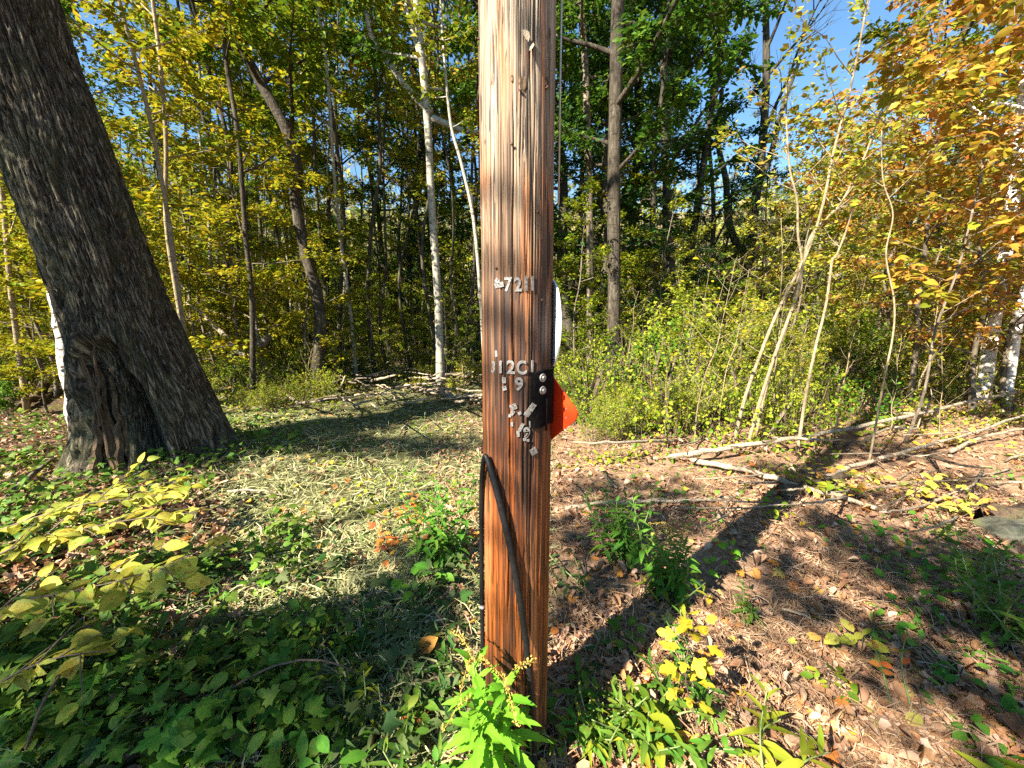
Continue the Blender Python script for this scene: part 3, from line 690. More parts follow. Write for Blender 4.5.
# small things left on the upper shaft: peeled flakes and nails
for px, py, w_, h_, ro in ((525, 38, 5, 8, 20), (528, 48, 5, 11, -12)):
    P, x, y, n = on_pole(px, py, ro, .001); mb = MB(); leaves(mb, [np.array(P) + np.array(y) * .02], [-np.array(y)], [np.array(n)], .038, 'curl', (1.0, 1.2)); mb.build('peeled_flake', M['deadwood'], pole)
for px, py, ln in ((479.5, 39, .02), (520, 91, .012), (546, 88, .012), (512, 145, .016), (537, 212, .010), (497, 268, .010), (541, 300, .010)):
    P, x, y, n = on_pole(px, py, 0, 0); P = np.array(P); n = np.array(n); mb = MB(); tube(mb, np.array([P - n * .004, P + n * ln * .5]), .0022, 7); tube(mb, np.array([P + n * ln * .5, P + n * (ln * .5 + .0015)]), .0045, 9); mb.build('nail', M['nail'], pole)
for px, py, r_ in ((523, 84, .0075), (512, 79, .004), (547, 82, .005)):
    P, x, y, n = on_pole(px, py, 0, 0); P = np.array(P); x = np.array(x); y = np.array(y); n = np.array(n); mb = MB(); k = 14
    rg = [[P + n * dz + x * (r_ * f * math.cos(a)) + y * (r_ * 1.9 * f * math.sin(a)) for a in np.linspace(0, 6.283, k, endpoint=False)] for f, dz in ((1.5, -.001), (1.15, .0022), (.8, .0018), (.5, .0005))]
    mb.add(np.array(sum(rg, [])), np.array([(q * k + i_, q * k + (i_ + 1) % k, (q + 1) * k + (i_ + 1) % k, (q + 1) * k + i_) for q in range(3) for i_ in range(k)]), (np.arange(k) + 3 * k)[None]); mb.build('knot', M['rawwood'], pole)
mb = MB(); wp = [(PX + .131, PY + .03, z) for z in (2.0, 2.4, 3.2, 5, 7.5)]; tube(mb, np.array(wp) - [PX, PY, 0] + rng.normal(0, .0015, (5, 3)), .0032, 6); mb.build('ground_wire', M['wire'], pole)

# signs nailed to the right flank
def plate_sign(name, label, axis, z, prof, d1, d2, mat, th=.0025):
    """prof: outline in (s along the plate, vertical); halves fold at s = 0 towards d1 (s > 0) and d2 (s < 0)"""
    t = thing(name, label, 'sign', (axis[0], axis[1], z)); mb = MB()
    def pt(s, v, o):
        d = np.array([*d1, 0]) if s >= 0 else -np.array([*d2, 0]); nn = np.array([d[1], -d[0], 0]) if True else 0
        return d * s + np.array([0, 0, v]) + nn * o
    for part in (1, -1):
        pr = [(s, v) for s, v in prof if s * part >= -1e-9]
        if part < 0: pr = pr
        k = len(pr); f = [pt(s * 1.0 if part > 0 else min(s, -1e-6), v, -th) for s, v in pr]; b = [pt(s if part > 0 else min(s, -1e-6), v, th) for s, v in pr]
        mb.add(np.array(f + b), np.arange(k)[None], (np.arange(k) + k)[None, ::-1], np.array([(i + k, (i + 1) % k + k, (i + 1) % k, i) for i in range(k)]))
    mb.build('plate', mat, t, False); return t
zo = at(553, 408.5, 1.34).z; ho = .130
od1, od2 = Vector((.6, -.8)), Vector((-.34, .94))
osign = plate_sign('marker_sign', 'orange diamond marker plate sticking out on the right side of the wooden pole', (.127, 1.36), zo, [(0, -ho), (ho * .5, -ho * .56), (ho * .98, -.022), (ho * 1.06, -.008), (ho * 1.06, .008), (ho * .98, .022), (ho * .5, ho * .56), (0, ho)] + [(-ho * .98, 0)], od1, od2, M['orangesign'])
zw = at(556, 325, 1.32).z; hw = .148
circ = [(hw * math.sin(a), -hw * math.cos(a)) for a in np.linspace(0, np.pi, 15)] + [(-hw * math.sin(a), hw * math.cos(a)) for a in np.linspace(0, np.pi, 15)][1:-1]
wsign = plate_sign('round_sign', 'white round plate seen nearly edge on above the orange diamond', (.131, 1.375), zw, circ, Vector((.115, -.993)), Vector((-.3, .95)), M['whitesign'])
for sg, z_, s_ in ((osign, .012, .09), (osign, -.018, .09)):
    mb = MB(); c = np.array([od1[0] * s_, od1[1] * s_, z_]); nn = np.array([od1[1], -od1[0], 0]); tube(mb, np.array([c - nn * .004, c + nn * .004]), .003, 8); mb.build('rivet', M['alu'], sg, False)

mb = MB()
cp = [at(482, 735, 1.33), at(483, 670, 1.33), at(482, 600, 1.325), at(481.5, 540, 1.315), at(481.5, 490, 1.29), at(483, 466, 1.262), at(485, 456, 1.243), at(488, 461, 1.232), at(492, 474, 1.222), at(500, 503, 1.206), at(513, 560, 1.198), at(523, 620, 1.196), at(530, 680, 1.19), at(534, 730, 1.178), at(535, 790, 1.16)]
pp, rr = smooth_path(cp, [.0085, .0085, .0085, .0085, .0085, .0085, .0075, .0085, .0115, .0115, .0115, .0108, .0105, .0105, .0105], 6); tube(mb, pp, rr, 14)
cable = thing('cable', 'black cable folded over and hanging down the front of the wooden pole', 'cable', cp[0])
o = mb.build('sheath', M['rubber'], cable); o.matrix_parent_inverse.identity(); o.location = -cp[0]
mb = MB(); c = np.array(at(482.5, 607, 1.315) - cp[0]); tube(mb, np.array([c + [0, 0, -.004], c + [0, 0, .004]]), .0100, 14); mb.build('clip', M['alu'], cable)

# ------------------------------------------------------------------ the big leaning tree with the hollow
def big_tree():
    Y0 = 4.3
    pix = [(175, 478, 178), (167, 450, 158), (152, 400, 138), (115, 300, 112), (57, 145, 111), (6, 0, 110)]
    pts = [np.array(at(x, y, Y0)) for x, y, w in pix]
    rad = [w / 2 / F * (Y0 * CT + (CAMZ - p[2]) * ST) / 1.33 for (x, y, w), p in zip(pix, pts)]
    base = np.array([pts[0][0], Y0, hz(pts[0][0], Y0)])
    loc = [p - base for p in pts]; loc[0] = loc[0] * np.array([1, 1, 0]) + np.array([0, 0, -.06])
    d = unit(loc[-1] - loc[-2]); loc.append(loc[-1] + d * 2.0 + [0, 0, .15]); loc.append(loc[-1] + d * 3 + [0, 0, .6]); loc.append(loc[-1] + d * 3 + [0, 0, 1.2])
    rad += [rad[-1] * .93, rad[-1] * .7, rad[-1] * .4]
    P, r = smooth_path(loc, rad, 90); na = 380
    a = np.linspace(0, 2 * np.pi, na, endpoint=False)
    A, Z = np.meshgrid(a, P[:, 2], indexing='xy'); RR = r[:, None] * np.ones(na)[None]
    cdir = math.atan2(-base[1], -base[0])
    q = np.stack([np.cos(A) * 5.2, np.sin(A) * 5.2, Z * 1.5], -1).reshape(-1, 3)
    warp = (fbm(q * .6, 3, 60) - .5)[:, None] * np.array([1.6, 1.6, .6])
    n1 = fbm((q + warp) * 1.25, 3, 61); n2 = fbm((q + warp) * np.array([3.2, 3.2, 2.2]), 3, 62); n3 = fbm(q * np.array([7, 7, 6]), 2, 63)
    ridge = -np.exp(-((n1 - .5) / .035) ** 2) * .034 - np.exp(-((n2 - .5) / .05) ** 2) * .016 + n3 * .014 + (n2 - .5) * .03
    lump = (fbm(q * np.array([.22, .22, .5]), 3, 64) - .5) * .10
    RR = RR + (ridge + lump).reshape(RR.shape) - .005
    flare = np.exp(-np.maximum(Z, 0) / .26) * (.05 + .11 * np.sin(A * 5 + 1.0))
    RR = RR + flare
    # the hollow: an arch on the camera side, left of the middle
    ph = (A - cdir + np.pi) % (2 * np.pi) - np.pi; u = np.sin(ph); front = np.cos(ph) > 0
    uc = -.50 + .12 * np.clip(1 - Z / 1.3, 0, 1); hw_ = .40 * np.sqrt(np.clip(1 - (np.clip(Z, 0, 2) / 1.42) ** 2.2, 0, 1)) + .09; top = sstep(1.42, 1.12, Z) if False else 1 - sstep(1.12, 1.40, Z)
    rag = (fbm(q * np.array([.9, .9, 1.6]), 3, 66).reshape(A.shape) - .5); e = np.abs(u - uc + rag * .22) / hw_; m = np.where(front, 1 - sstep(.72, 1.05, e), 0) * top
    lip = np.where(front, np.exp(-((e - 1.15) / .2) ** 2) * .05, 0) * top
    deep = .16 + .20 * sstep(-.5, -.15, u) 
    RR = RR - m * deep + lip
    V = P[:, None] + np.stack([RR * np.cos(A), RR * np.sin(A), np.zeros_like(A)], -1)
    i, j = np.meshgrid(np.arange(len(P) - 1), np.arange(na), indexing='ij')
    f = np.stack([i * na + j, i * na + (j + 1) % na, (i + 1) * na + (j + 1) % na, (i + 1) * na + j], -1).reshape(-1, 4)
    t = thing('hollow_tree', 'big dark leaning tree with furrowed bark and a hollow at its foot', 'tree', base)
    mb = MB(); su = np.concatenate([[0], np.cumsum(np.linalg.norm(np.diff(P, axis=0), axis=1))]); ph2 = (A - cdir + np.pi) % (2 * np.pi) - np.pi
    mb.add(V.reshape(-1, 3), f, uv=np.stack([ph2.ravel() * .42, np.repeat(su, na)], -1))
    for k, (az, z0) in enumerate([(.4, -60), (2.2, -100), (3.9, -40), (5.2, -120), (1.2, -16), (3.0, -6)]):
        p0 = P[z0]; h = np.array([math.cos(az), math.sin(az), .6])
        pp, r2 = smooth_path([p0, p0 + h * 1.2, p0 + h * 2.4 + [0, 0, .6], p0 + h * 3.6 + [0, 0, 1.5]], [.15, .1, .06, .02], 5); tube(mb, pp, r2, 8, .1)
    mb.build('trunk', M['bigbark'], t)
    cb = MB(); N = 5200; az = rng.uniform(0, 6.28, N); rr2 = 1.2 + 3.2 * np.sqrt(rng.random(N)); pos = P[-60] + np.stack([rr2 * np.cos(az), rr2 * np.sin(az), rng.normal(1.2, 1.1, N)], -1)
    k = fbm(pos * .9, 2, 71) > .5; pos = pos[k]; leaves(cb, pos, rng.normal(0, 1, pos.shape), rng.normal(0, .5, pos.shape) + [0, 0, 1], .14, 'diamond'); cb.build('crown', M['green'], t)
    # bare wood standing inside the hollow
    lat = np.array([math.cos(cdir + math.pi / 2), math.sin(cdir + math.pi / 2), 0]); fw = np.array([math.cos(cdir), math.sin(cdir), 0])
    for (uu, z0, z1, w, inn, sk) in ((-.66, .0, 1.18, .05, .12, -.05), (-.56, .02, 1.30, .035, .15, -.01), (-.48, .0, .95, .045, .15, .03), (-.40, .1, 1.22, .03, .19, .03), (-.33, .3, 1.0, .028, .22, .05), (-.76, .05, .8, .05, .08, .02), (-.60, .5, 1.36, .02, .09, .06), (-.28, .0, .6, .03, .23, .0)):
        mb = MB(); zz = np.linspace(z0, z1, 12); c = np.array([[np.interp(z, P[:, 2], P[:, i_]) for i_ in range(3)] for z in zz])
        R0 = np.interp(zz, P[:, 2], r); pc = c + lat * (uu * R0)[:, None] + fw * (np.sqrt(1 - uu * uu) * R0 - inn)[:, None] + lat * (sk * np.linspace(-1, 1, 12))[:, None]
        pc[:, :2] += rng.normal(0, .010, (12, 2)); tube(mb, pc, np.linspace(w, w * .35, 12) * rng.uniform(.93, 1.07, 12), 5, .25); mb.build('exposed_wood', M['rawwood'], t, False)
    # a shelf fungus on the hollow's left lip
    Pf = np.array(at(77, 369, Y0 - .22)) - base; mb = MB(); n = 18; th = np.linspace(0, 2 * np.pi, n, endpoint=False)
    ring = lambda s, z: [Pf + lat * (-.12 * s * math.cos(x)) + fw * (.10 * s * math.sin(x)) + [0, 0, z] for x in th]
    mb.add(np.array(ring(.9, -.022) + ring(1, 0) + ring(.85, .016) + ring(.2, .022)), np.array([(k * n + i_, k * n + (i_ + 1) % n, (k + 1) * n + (i_ + 1) % n, (k + 1) * n + i_) for k in range(3) for i_ in range(n)]), np.arange(n)[None, ::-1], (np.arange(n) + 3 * n)[None])
    mb.build('shelf_fungus', plain('grey_fungus', (.20, .21, .17), .8, 0, .4, 30, .3), t)
    return t
big_tree()

# ------------------------------------------------------------------ trees one can single out
pathtree('curved_tree', 'curved brown tree bending left as it rises, behind the straw clearing', [(314, 394), (320, 345), (318, 300), (305, 250), (296, 205), (297, 165), (284, 125), (258, 78), (241, 42), (230, -5)], 8.4, 14.5, M['darkbark'], M['yellowgreen'], 6, 6000, .45, 2.6, 11, 6, .11, 1, taper=.6)
pathtree('pale_tree', 'slim pale grey tree with a crooked side branch left of the pole', [(441, 392), (438, 300), (432, 210), (428, 130), (422, 60), (416, -5)], 8.8, 9, M['paleb'], M['green'], 6, 5000, .5, 2.4, 10, 6, .11, 2, taper=.7,
         extra=[([(431, 112, 0), (418, 100, .1), (404, 84, .2), (388, 62, .3), (372, 38, .4), (366, 12, .5)], 7), ([(433, 118, 0), (452, 126, -.2), (468, 132, -.4), (490, 130, -.6)], 6), ([(422, 62, 0), (412, 30, .2), (402, -10, .3)], 5)])
pathtree('straight_dark_tree', 'straight dark trunk rising just right of the pole', [(612, 405), (614, 300), (614, 180), (616, 80), (618, -5)], 8.0, 15, M['darkbark'], M['green'], 7, 9000, .32, 3.0, 14, 7, .11, 3, taper=.85)
pathtree('thin_dark_tree', 'thin brown trunk between the pole and the straight dark tree', [(591, 352), (590, 250), (588, 150), (585, 60), (581, -5)], 9.5, 8, M['midbark'], M['green'], 6, 4500, .4, 2.2, 10, 6, .11, 4, taper=.8)
pathtree('bare_tree', 'leafless dark tree with fine upright branches against blue sky', [(746, 330), (748, 285), (752, 230), (757, 190), (762, 150), (766, 90), (766, 30), (765, -30)], 15, 13, M['bark'], None, 3, 0, .35, 3.6, 18, 6, .1, 5, taper=.3, up=(.5, 1.0), bare=True,
         extra=[([(749, 255, 0), (735, 240, .1), (728, 215, .3), (726, 180, .5), (718, 140, .6), (722, 90, .8)], 8), ([(757, 190, 0), (772, 150, 0), (785, 100, .2), (800, 60, .3)], 6)])
pathtree('birch', 'pale birch trunk with peeling bark at the right edge clearing', [(986, 380), (996, 310), (1008, 235), (1020, 140), (1030, 40)], 7.6, 16, M['birch'], M['orange'], 4, 5000, .4, 2.6, 10, 6, .11, 6, taper=.8)
pathtree('birch', 'second white birch trunk cut by the right frame edge', [(1012, 378), (1022, 300), (1034, 210), (1048, 100)], 7.2, 10, M['birch'], M['yellow'], 4, 3500, .5, 2.2, 9, 6, .11, 7, taper=.8)
pathtree('sapling', 'slim tan sapling, left one of the crossing pair beside the leaning tree', [(186, 345), (180, 300), (166, 205), (150, 120), (134, 55), (118, -5)], 5.6, 5.5, M['sapbark'], M['yellow'], 3, 1600, .35, 1.3, 10, 5, .085, 8, taper=.6)
pathtree('sapling', 'slim tan sapling, straighter one of the crossing pair beside the leaning tree', [(188, 350), (176, 290), (166, 220), (166, 140), (160, 60), (152, -5)], 5.9, 5.5, M['sapbark'], M['yellow'], 3, 1600, .35, 1.3, 10, 5, .085, 9, taper=.6)
pathtree('sapling', 'slender grey sapling with mottled bark left of the curved tree', [(246, 345), (252, 300), (246, 240), (241, 170), (236, 120), (226, 60), (222, -5)], 7.4, 6.0, M['darkbark'], M['yellow'], 4, 2600, .3, 1.6, 12, 5, .09, 10, taper=.7)
pathtree('edge_tree', 'thin tan trunk at the left frame edge', [(18, 368), (12, 300), (3, 200), (-10, 90)], 6.6, 7, M['sapbark'], M['yellow'], 3, 2200, .3, 1.5, 10, 5, .09, 11, taper=.8)
pathtree('broken_birch', 'dead white birch stub with peeling bark leaning behind the hollow tree', [(74, 408), (64, 340), (52, 275), (33, 215), (12, 165), (-16, 120)], 5.6, 19, M['deadbirch'], None, 0, 0, .5, .5, 0, 0, .1, 12, taper=.75, wob=.5)
pathtree('white_sapling', 'thin whitish sapling leaning left just beside the pole', [(486, 300), (476, 240), (463, 170), (452, 130), (447, 90)], 7.0, 4, M['paleb'], M['yellowgreen'], 1.5, 500, .5, .8, 6, 4, .09, 13, taper=.5)
# pale leaning stems on the right
STEMS = [('tallest pale bare stem of the leaning clump on the right', [(748, 443), (758, 408), (776, 352), (797, 295), (803, 265), (815, 232), (824, 200), (834, 150), (850, 90)], 4.9, 4.6),
         ('pale bare stem, left one of the leaning clump on the right', [(734, 441), (746, 395), (764, 345), (783, 300), (800, 268), (812, 235), (830, 215), (843, 200)], 5.0, 4.5),
         ('pale bare stem close behind the tallest of the leaning clump', [(756, 425), (770, 372), (788, 322), (797, 282), (802, 262), (798, 235), (797, 200), (790, 170)], 5.1, 4),
         ('thin crooked pale stem right of the leaning clump', [(800, 432), (806, 395), (815, 350), (826, 305), (832, 262), (836, 256)], 4.6, 4.2),
         ('thin bare stem standing among the orange leaves on the right', [(876, 418), (884, 380), (893, 335), (894, 300), (886, 255), (893, 215), (884, 185)], 4.2, 2.8)]
for i, (lab, pix, Y, w) in enumerate(STEMS):
    sm = i in (0, 1, 2)
    pathtree('thin_sapling', lab, pix, Y, w, M['sapbark'], M['mixed'], 1.0 if sm else .5, 420 if sm else 60, .62, 1.0 if sm else .5, 9 if sm else 5, 4, .075, 20 + i, taper=.4, up=(.4, 1.0), bare=True, cat='sapling', flare=.15, seg=9)

# ------------------------------------------------------------------ the wood behind
def proto(n, f): return [f(k) for k in range(n)]
UND_Y = proto(4, lambda k: tree_mesh('yellow_sapling', 200 + k, 5.2, .035, .10, 1.7, 20, 6, 3600, .088, 'diamond', M['yellow'], M['midbark'], up=(-.05, .45), layer=.9, taper=.2))
UND_YG = proto(4, lambda k: tree_mesh('yellow_green_sapling', 220 + k, 6.0, .04, .10, 1.9, 20, 6, 3600, .092, 'diamond', M['yellowgreen'], M['midbark'], up=(-.05, .45), layer=.9, taper=.2))
UND_O = proto(3, lambda k: tree_mesh('orange_sapling', 240 + k, 6.2, .04, .12, 2.0, 20, 6, 3800, .088, 'diamond', M['orange'], M['midbark'], up=(-.05, .45), layer=.95, taper=.2))
UND_M = proto(3, lambda k: tree_mesh('autumn_sapling', 260 + k, 5.0, .035, .12, 1.6, 18, 6, 2600, .085, 'diamond', M['mixed'], M['midbark'], up=(.0, .5), layer=.9, taper=.2))
TALL_G = proto(4, lambda k: tree_mesh('tall_green_tree', 300 + k, 17, .15, .22, 3.4, 26, 8, 9500, .15, 'diamond', M['green'], M['bark'], up=(.05, .6), layer=.6))
TALL_YG = proto(4, lambda k: tree_mesh('tall_yellow_green_tree', 320 + k, 16, .13, .26, 3.2, 24, 8, 7500, .15, 'diamond', M['yellowgreen'], M['bark'], up=(.05, .6), layer=.6))
TALL_M = proto(2, lambda k: tree_mesh('tall_autumn_tree', 340 + k, 16, .13, .28, 3.2, 24, 8, 6500, .15, 'diamond', M['mixed'], M['bark'], up=(.05, .6), layer=.6))
HEML = proto(3, lambda k: tree_mesh('hemlock', 360 + k, 13, .14, .08, 2.5, 46, 7, 14000, .13, 'needle', M['needle'], M['bark'], up=(-.15, .25), layer=.9, conic=True, droop=.12))
HEMD = proto(2, lambda k: tree_mesh('dark_leafed_tree', 370 + k, 13, .13, .14, 2.9, 30, 8, 10000, .12, 'diamond', M['darkgreen'], M['bark'], up=(.0, .5), layer=.7))
SLIM = proto(5, lambda k: tree_mesh('slim_tree', 380 + k, 12, .052, .45, 1.8, 11, 5, 1300, .12, 'diamond', M['yellowgreen'] if k % 2 else M['mixed'], M['bark'], up=(.2, .8), layer=.6, taper=.35))
SLIMP = proto(3, lambda k: tree_mesh('slim_pale_tree', 390 + k, 11, .045, .45, 1.6, 10, 5, 1100, .12, 'diamond', M['yellow'], M['paleb'], up=(.2, .8), layer=.6, taper=.35))
BARE = proto(3, lambda k: tree_mesh('bare_slim_tree', 400 + k, 11, .07, .3, 2.2, 16, 5, 0, .1, 'diamond', None, M['midbark'], up=(.4, .95), taper=.25, bare_limbs=True))
g = random.Random(5)
def plant_bg(px, Y, meshes, name, label, group, sc=(.85, 1.15), cat='tree', tilt=.05):
    x = xat(px, Y); m = meshes[g.randrange(len(meshes))]
    return put(name, label, cat, m, (x, Y, hz(x, Y) - .04), g.uniform(0, 6.28), g.uniform(*sc), group, (g.uniform(-tilt, tilt), g.uniform(-tilt, tilt)))
def row(spec, meshes, name, label, group, **k):
    for px, Y in spec: plant_bg(px, Y, meshes, name, label, group, **k)
def spread(n, p0, p1, y0, y1):
    return [(p0 + (p1 - p0) * (i + g.random()) / n, math.exp(g.uniform(math.log(y0), math.log(y1)))) for i in range(n)]
# left: yellow understorey
row(spread(15, -120, 330, 7.5, 15), UND_Y, 'yellow_sapling', 'yellow leaved understorey sapling in the wood left of the curved tree', 'yellow saplings in the left wood')
row(spread(8, -60, 480, 10, 20), UND_YG, 'yellow_green_sapling', 'yellow green sapling in the wood behind the curved tree', 'yellow green saplings in the left wood')
row([(110, 7.0), (215, 8.6), (40, 8.2)], UND_Y, 'yellow_sapling', 'bright yellow sapling at the front edge of the left wood', 'yellow saplings at the left clearing edge', sc=(.8, 1))
row(spread(6, 330, 480, 11, 20), UND_M, 'autumn_sapling', 'thin autumn sapling in the wood between the curved tree and the pole', 'autumn saplings left of the pole')
row(spread(9, -120, 480, 14, 30), TALL_YG, 'tall_yellow_green_tree', 'tall yellow green tree in the left wood', 'tall yellow green trees in the left wood')
row([(345, 17), (400, 20), (455, 16), (300, 25), (180, 26)], TALL_G, 'tall_green_tree', 'tall green tree showing above the pale tree', 'tall green trees left of the pole')
row([(421, 14.5)], HEMD, 'dark_leafed_tree', 'shaded dark green tree directly left of the pale tree', None, sc=(.8, .8))
row(spread(22, -40, 470, 10, 30), SLIM, 'slim_tree', 'slim dark trunk in the wood left of the pole', 'slim dark trunks in the left wood')
row(spread(7, 60, 470, 10, 22), SLIMP, 'slim_pale_tree', 'slim pale trunk in the wood left of the pole', 'slim pale trunks in the left wood')
row(spread(6, 100, 480, 16, 32), BARE, 'bare_slim_tree', 'leafless slim tree deep in the wood left of the pole', 'leafless slim trees in the left wood')
# middle right: dark green wood
row([(575, 12), (640, 15), (672, 11.5), (560, 19), (610, 22)], TALL_G, 'tall_green_tree', 'tall green tree behind the straight dark trunk', 'tall green trees right of the pole')
row([(648, 10.5), (690, 17), (715, 21), (655, 22), (800, 20), (860, 22)], HEML, 'hemlock', 'dark green hemlock in the wood right of the pole', 'hemlocks right of the pole', sc=(.6, .85))
row([(600, 11), (700, 13.5), (560, 14)], HEMD, 'dark_leafed_tree', 'shaded dark leaved tree in the wood right of the pole', 'dark leaved trees right of the pole', sc=(.75, .95))
row([(572, 8.4), (600, 9.2), (650, 9.4), (545, 10)], UND_YG, 'yellow_green_sapling', 'yellow green sapling beneath the straight dark trunk', 'yellow green saplings right of the pole', sc=(.5, .7))
row(spread(16, 560, 1040, 14, 34), SLIM, 'slim_tree', 'slim dark trunk in the wood right of the pole', 'slim dark trunks in the right wood')
row(spread(5, 640, 1000, 16, 30), BARE, 'bare_slim_tree', 'leafless slim tree in the wood right of the pole', 'leafless slim trees in the right wood')
# right: orange and mixed understorey
row(spread(7, 870, 1160, 6.4, 12), UND_O, 'orange_sapling', 'orange leaved sapling in the right wood', 'orange saplings in the right wood')
row(spread(7, 770, 1120, 8, 16), UND_M, 'autumn_sapling', 'autumn coloured sapling in the right wood behind the leaning stems', 'autumn saplings in the right wood')
row([(850, 13), (930, 15), (1010, 18), (1090, 14)], TALL_YG, 'tall_yellow_green_tree', 'tall yellow green tree in the right wood', 'tall yellow green trees in the right wood', sc=(.7, .95))
row([(900, 22), (980, 24), (1060, 26), (820, 30)], TALL_M, 'tall_autumn_tree', 'tall orange and green tree at the back of the right wood', 'tall autumn trees in the right wood')
row([(1130, 10), (1200, 13), (1260, 18), (-200, 12), (-260, 16)], TALL_YG, 'tall_yellow_green_tree', 'tall yellow green tree beyond the frame edge', 'tall trees beyond the frame edges')
row(spread(20, 130, 345, 9.0, 13), UND_Y, 'young_sapling', 'low bushy yellow sapling at the back of the straw clearing', 'low yellow saplings behind the straw clearing', sc=(.32, .6))
row(spread(12, 335, 490, 9.6, 14), UND_YG, 'young_sapling', 'low bushy green and yellow sapling behind the brush pile', 'low saplings behind the brush pile', sc=(.28, .5))
row(spread(7, -130, 70, 6.6, 10), UND_Y, 'young_sapling', 'low yellow sapling at the left edge behind the hollow tree', 'low yellow saplings at the left edge', sc=(.35, .6))
row(spread(16, -140, 480, 15, 30), UND_YG, 'yellow_green_sapling', 'yellow green sapling far back in the left wood', 'yellow green saplings far back on the left', sc=(.8, 1.3))
row(spread(14, -140, 490, 15, 32), UND_Y, 'yellow_sapling', 'yellow sapling far back in the left wood', 'yellow saplings far back on the left', sc=(.8, 1.3))
row(spread(14, 560, 1080, 14, 30), UND_YG, 'yellow_green_sapling', 'yellow green sapling far back in the right wood', 'yellow green saplings far back on the right', sc=(.6, 1.1))
row(spread(18, 545, 830, 11, 26), UND_YG, 'understorey_sapling', 'leafy sapling filling the wood behind the lime shrubs', 'saplings filling the wood behind the shrubs', sc=(.55, 1.1))
row(spread(10, 560, 900, 10, 20), UND_M, 'understorey_sapling', 'autumn tinted sapling among the dark trunks right of the pole', 'autumn saplings among the trunks right of the pole', sc=(.5, 1.0))
row(spread(8, 330, 490, 12, 24), UND_YG, 'understorey_sapling', 'leafy sapling among the trunks left of the pole', 'saplings among the trunks left of the pole', sc=(.6, 1.1))
row(spread(9, 720, 1140, 13, 28), UND_O, 'orange_sapling', 'orange sapling far back in the right wood', 'orange saplings far back on the right', sc=(.7, 1.1))
row(spread(12, 560, 1060, 9.5, 13), UND_YG, 'young_sapling', 'low bushy green sapling behind the right clearing', 'low green saplings behind the right clearing', sc=(.28, .5))
row(spread(8, 850, 1140, 8.5, 12), UND_O, 'young_sapling', 'low orange sapling behind the fallen poles', 'low orange saplings behind the fallen poles', sc=(.3, .55))
UND_G = proto(3, lambda k: tree_mesh('green_sapling', 280 + k, 5.6, .035, .10, 1.8, 20, 6, 3200, .09, 'diamond', M['green'], M['midbark'], up=(-.05, .45), layer=.85, taper=.2))
row(spread(9, 40, 480, 9.5, 20), UND_G, 'green_sapling', 'green leaved sapling in the wood left of the pole', 'green saplings in the left wood', sc=(.6, 1.1))
row(spread(9, 560, 1000, 9.5, 18), UND_G, 'green_sapling', 'green leaved sapling in the wood right of the pole', 'green saplings in the right wood', sc=(.45, .9))
row(spread(8, 570, 860, 6.2, 9), UND_YG, 'young_sapling', 'small lime sapling rising out of the right undergrowth', 'small saplings in the right undergrowth', sc=(.2, .42))
row(spread(7, 640, 1000, 5.6, 9), UND_M, 'young_sapling', 'small autumn sapling rising out of the right undergrowth', 'small autumn saplings in the right undergrowth', sc=(.2, .42))
BARES = proto(3, lambda k: tree_mesh('bare_bush', 470 + k, 2.6, .010, .2, .9, 12, 4, 60, .06, 'oval', M['yellow'], M['sapbark'], up=(.5, 1.1), taper=.3, bare_limbs=True, seg=6))
row(spread(14, 620, 1040, 4.8, 8.5), BARES, 'twiggy_sapling', 'fine pale twiggy sapling almost leafless in the right undergrowth', 'twiggy saplings in the right undergrowth', sc=(.55, 1.1), tilt=.2)
row(spread(9, 190, 480, 7.6, 10.5), BARES, 'twiggy_sapling', 'fine pale twiggy sapling at the back of the straw clearing', 'twiggy saplings behind the straw clearing', sc=(.5, 1.0), tilt=.2)
row(spread(24, 185, 475, 9.5, 18), SLIM, 'slim_tree', 'thin black looking trunk close behind the straw clearing', 'thin dark trunks close behind the straw clearing', sc=(.7, 1.15), tilt=.07)
CANOPY = proto(3, lambda k: tree_mesh('shade_canopy_tree', 450 + k, 17, .14, .56, 3.9, 20, 8, 5200, .21, 'diamond', M['green'], M['bark'], up=(.05, .6), layer=.5))  # high crowns added so the wood behind them falls into shade
for x_, y_ in ((-12, 5.5), (-17, 8), (-14, 12), (-1.2, 12.5), (-20, 13), (5.5, 13)):
    put('shade_canopy_tree', 'tall high crowned tree added so its crown above the frame shades the wood', 'tree', CANOPY[g.randrange(3)], (x_, y_, hz(x_, y_)), g.uniform(0, 6), g.uniform(.9, 1.1), 'high crowned trees added to shade the wood')
# near branches hanging in from the right
NEAR_R = proto(2, lambda k: tree_mesh('overhanging_sapling', 420 + k, 5.4, .018, .28, 1.9, 20, 7, 2100, .10, 'ovate', M['orange'] if k else M['orangegold'], M['midbark'], up=(.1, .6), layer=.9, taper=.2))
put('overhanging_sapling', 'near orange leaved sapling reaching in at the top right corner', 'tree', NEAR_R[1], (xat(1040, 4.6), 4.6, hz(xat(1040, 4.6), 4.6)), 2.0, 1.0)
row([(812, 11), (872, 9.5)], UND_M, 'autumn_sapling', 'tall airy autumn sapling below the blue sky gap', 'tall airy saplings at the sky gap', sc=(1.2, 1.35))
put('overhanging_sapling', 'near green and gold sapling with large leaves above the leaning stems', 'tree', NEAR_R[0], (xat(905, 5.0), 5.0, hz(xat(905, 5.0), 5.0)), .7, .95)

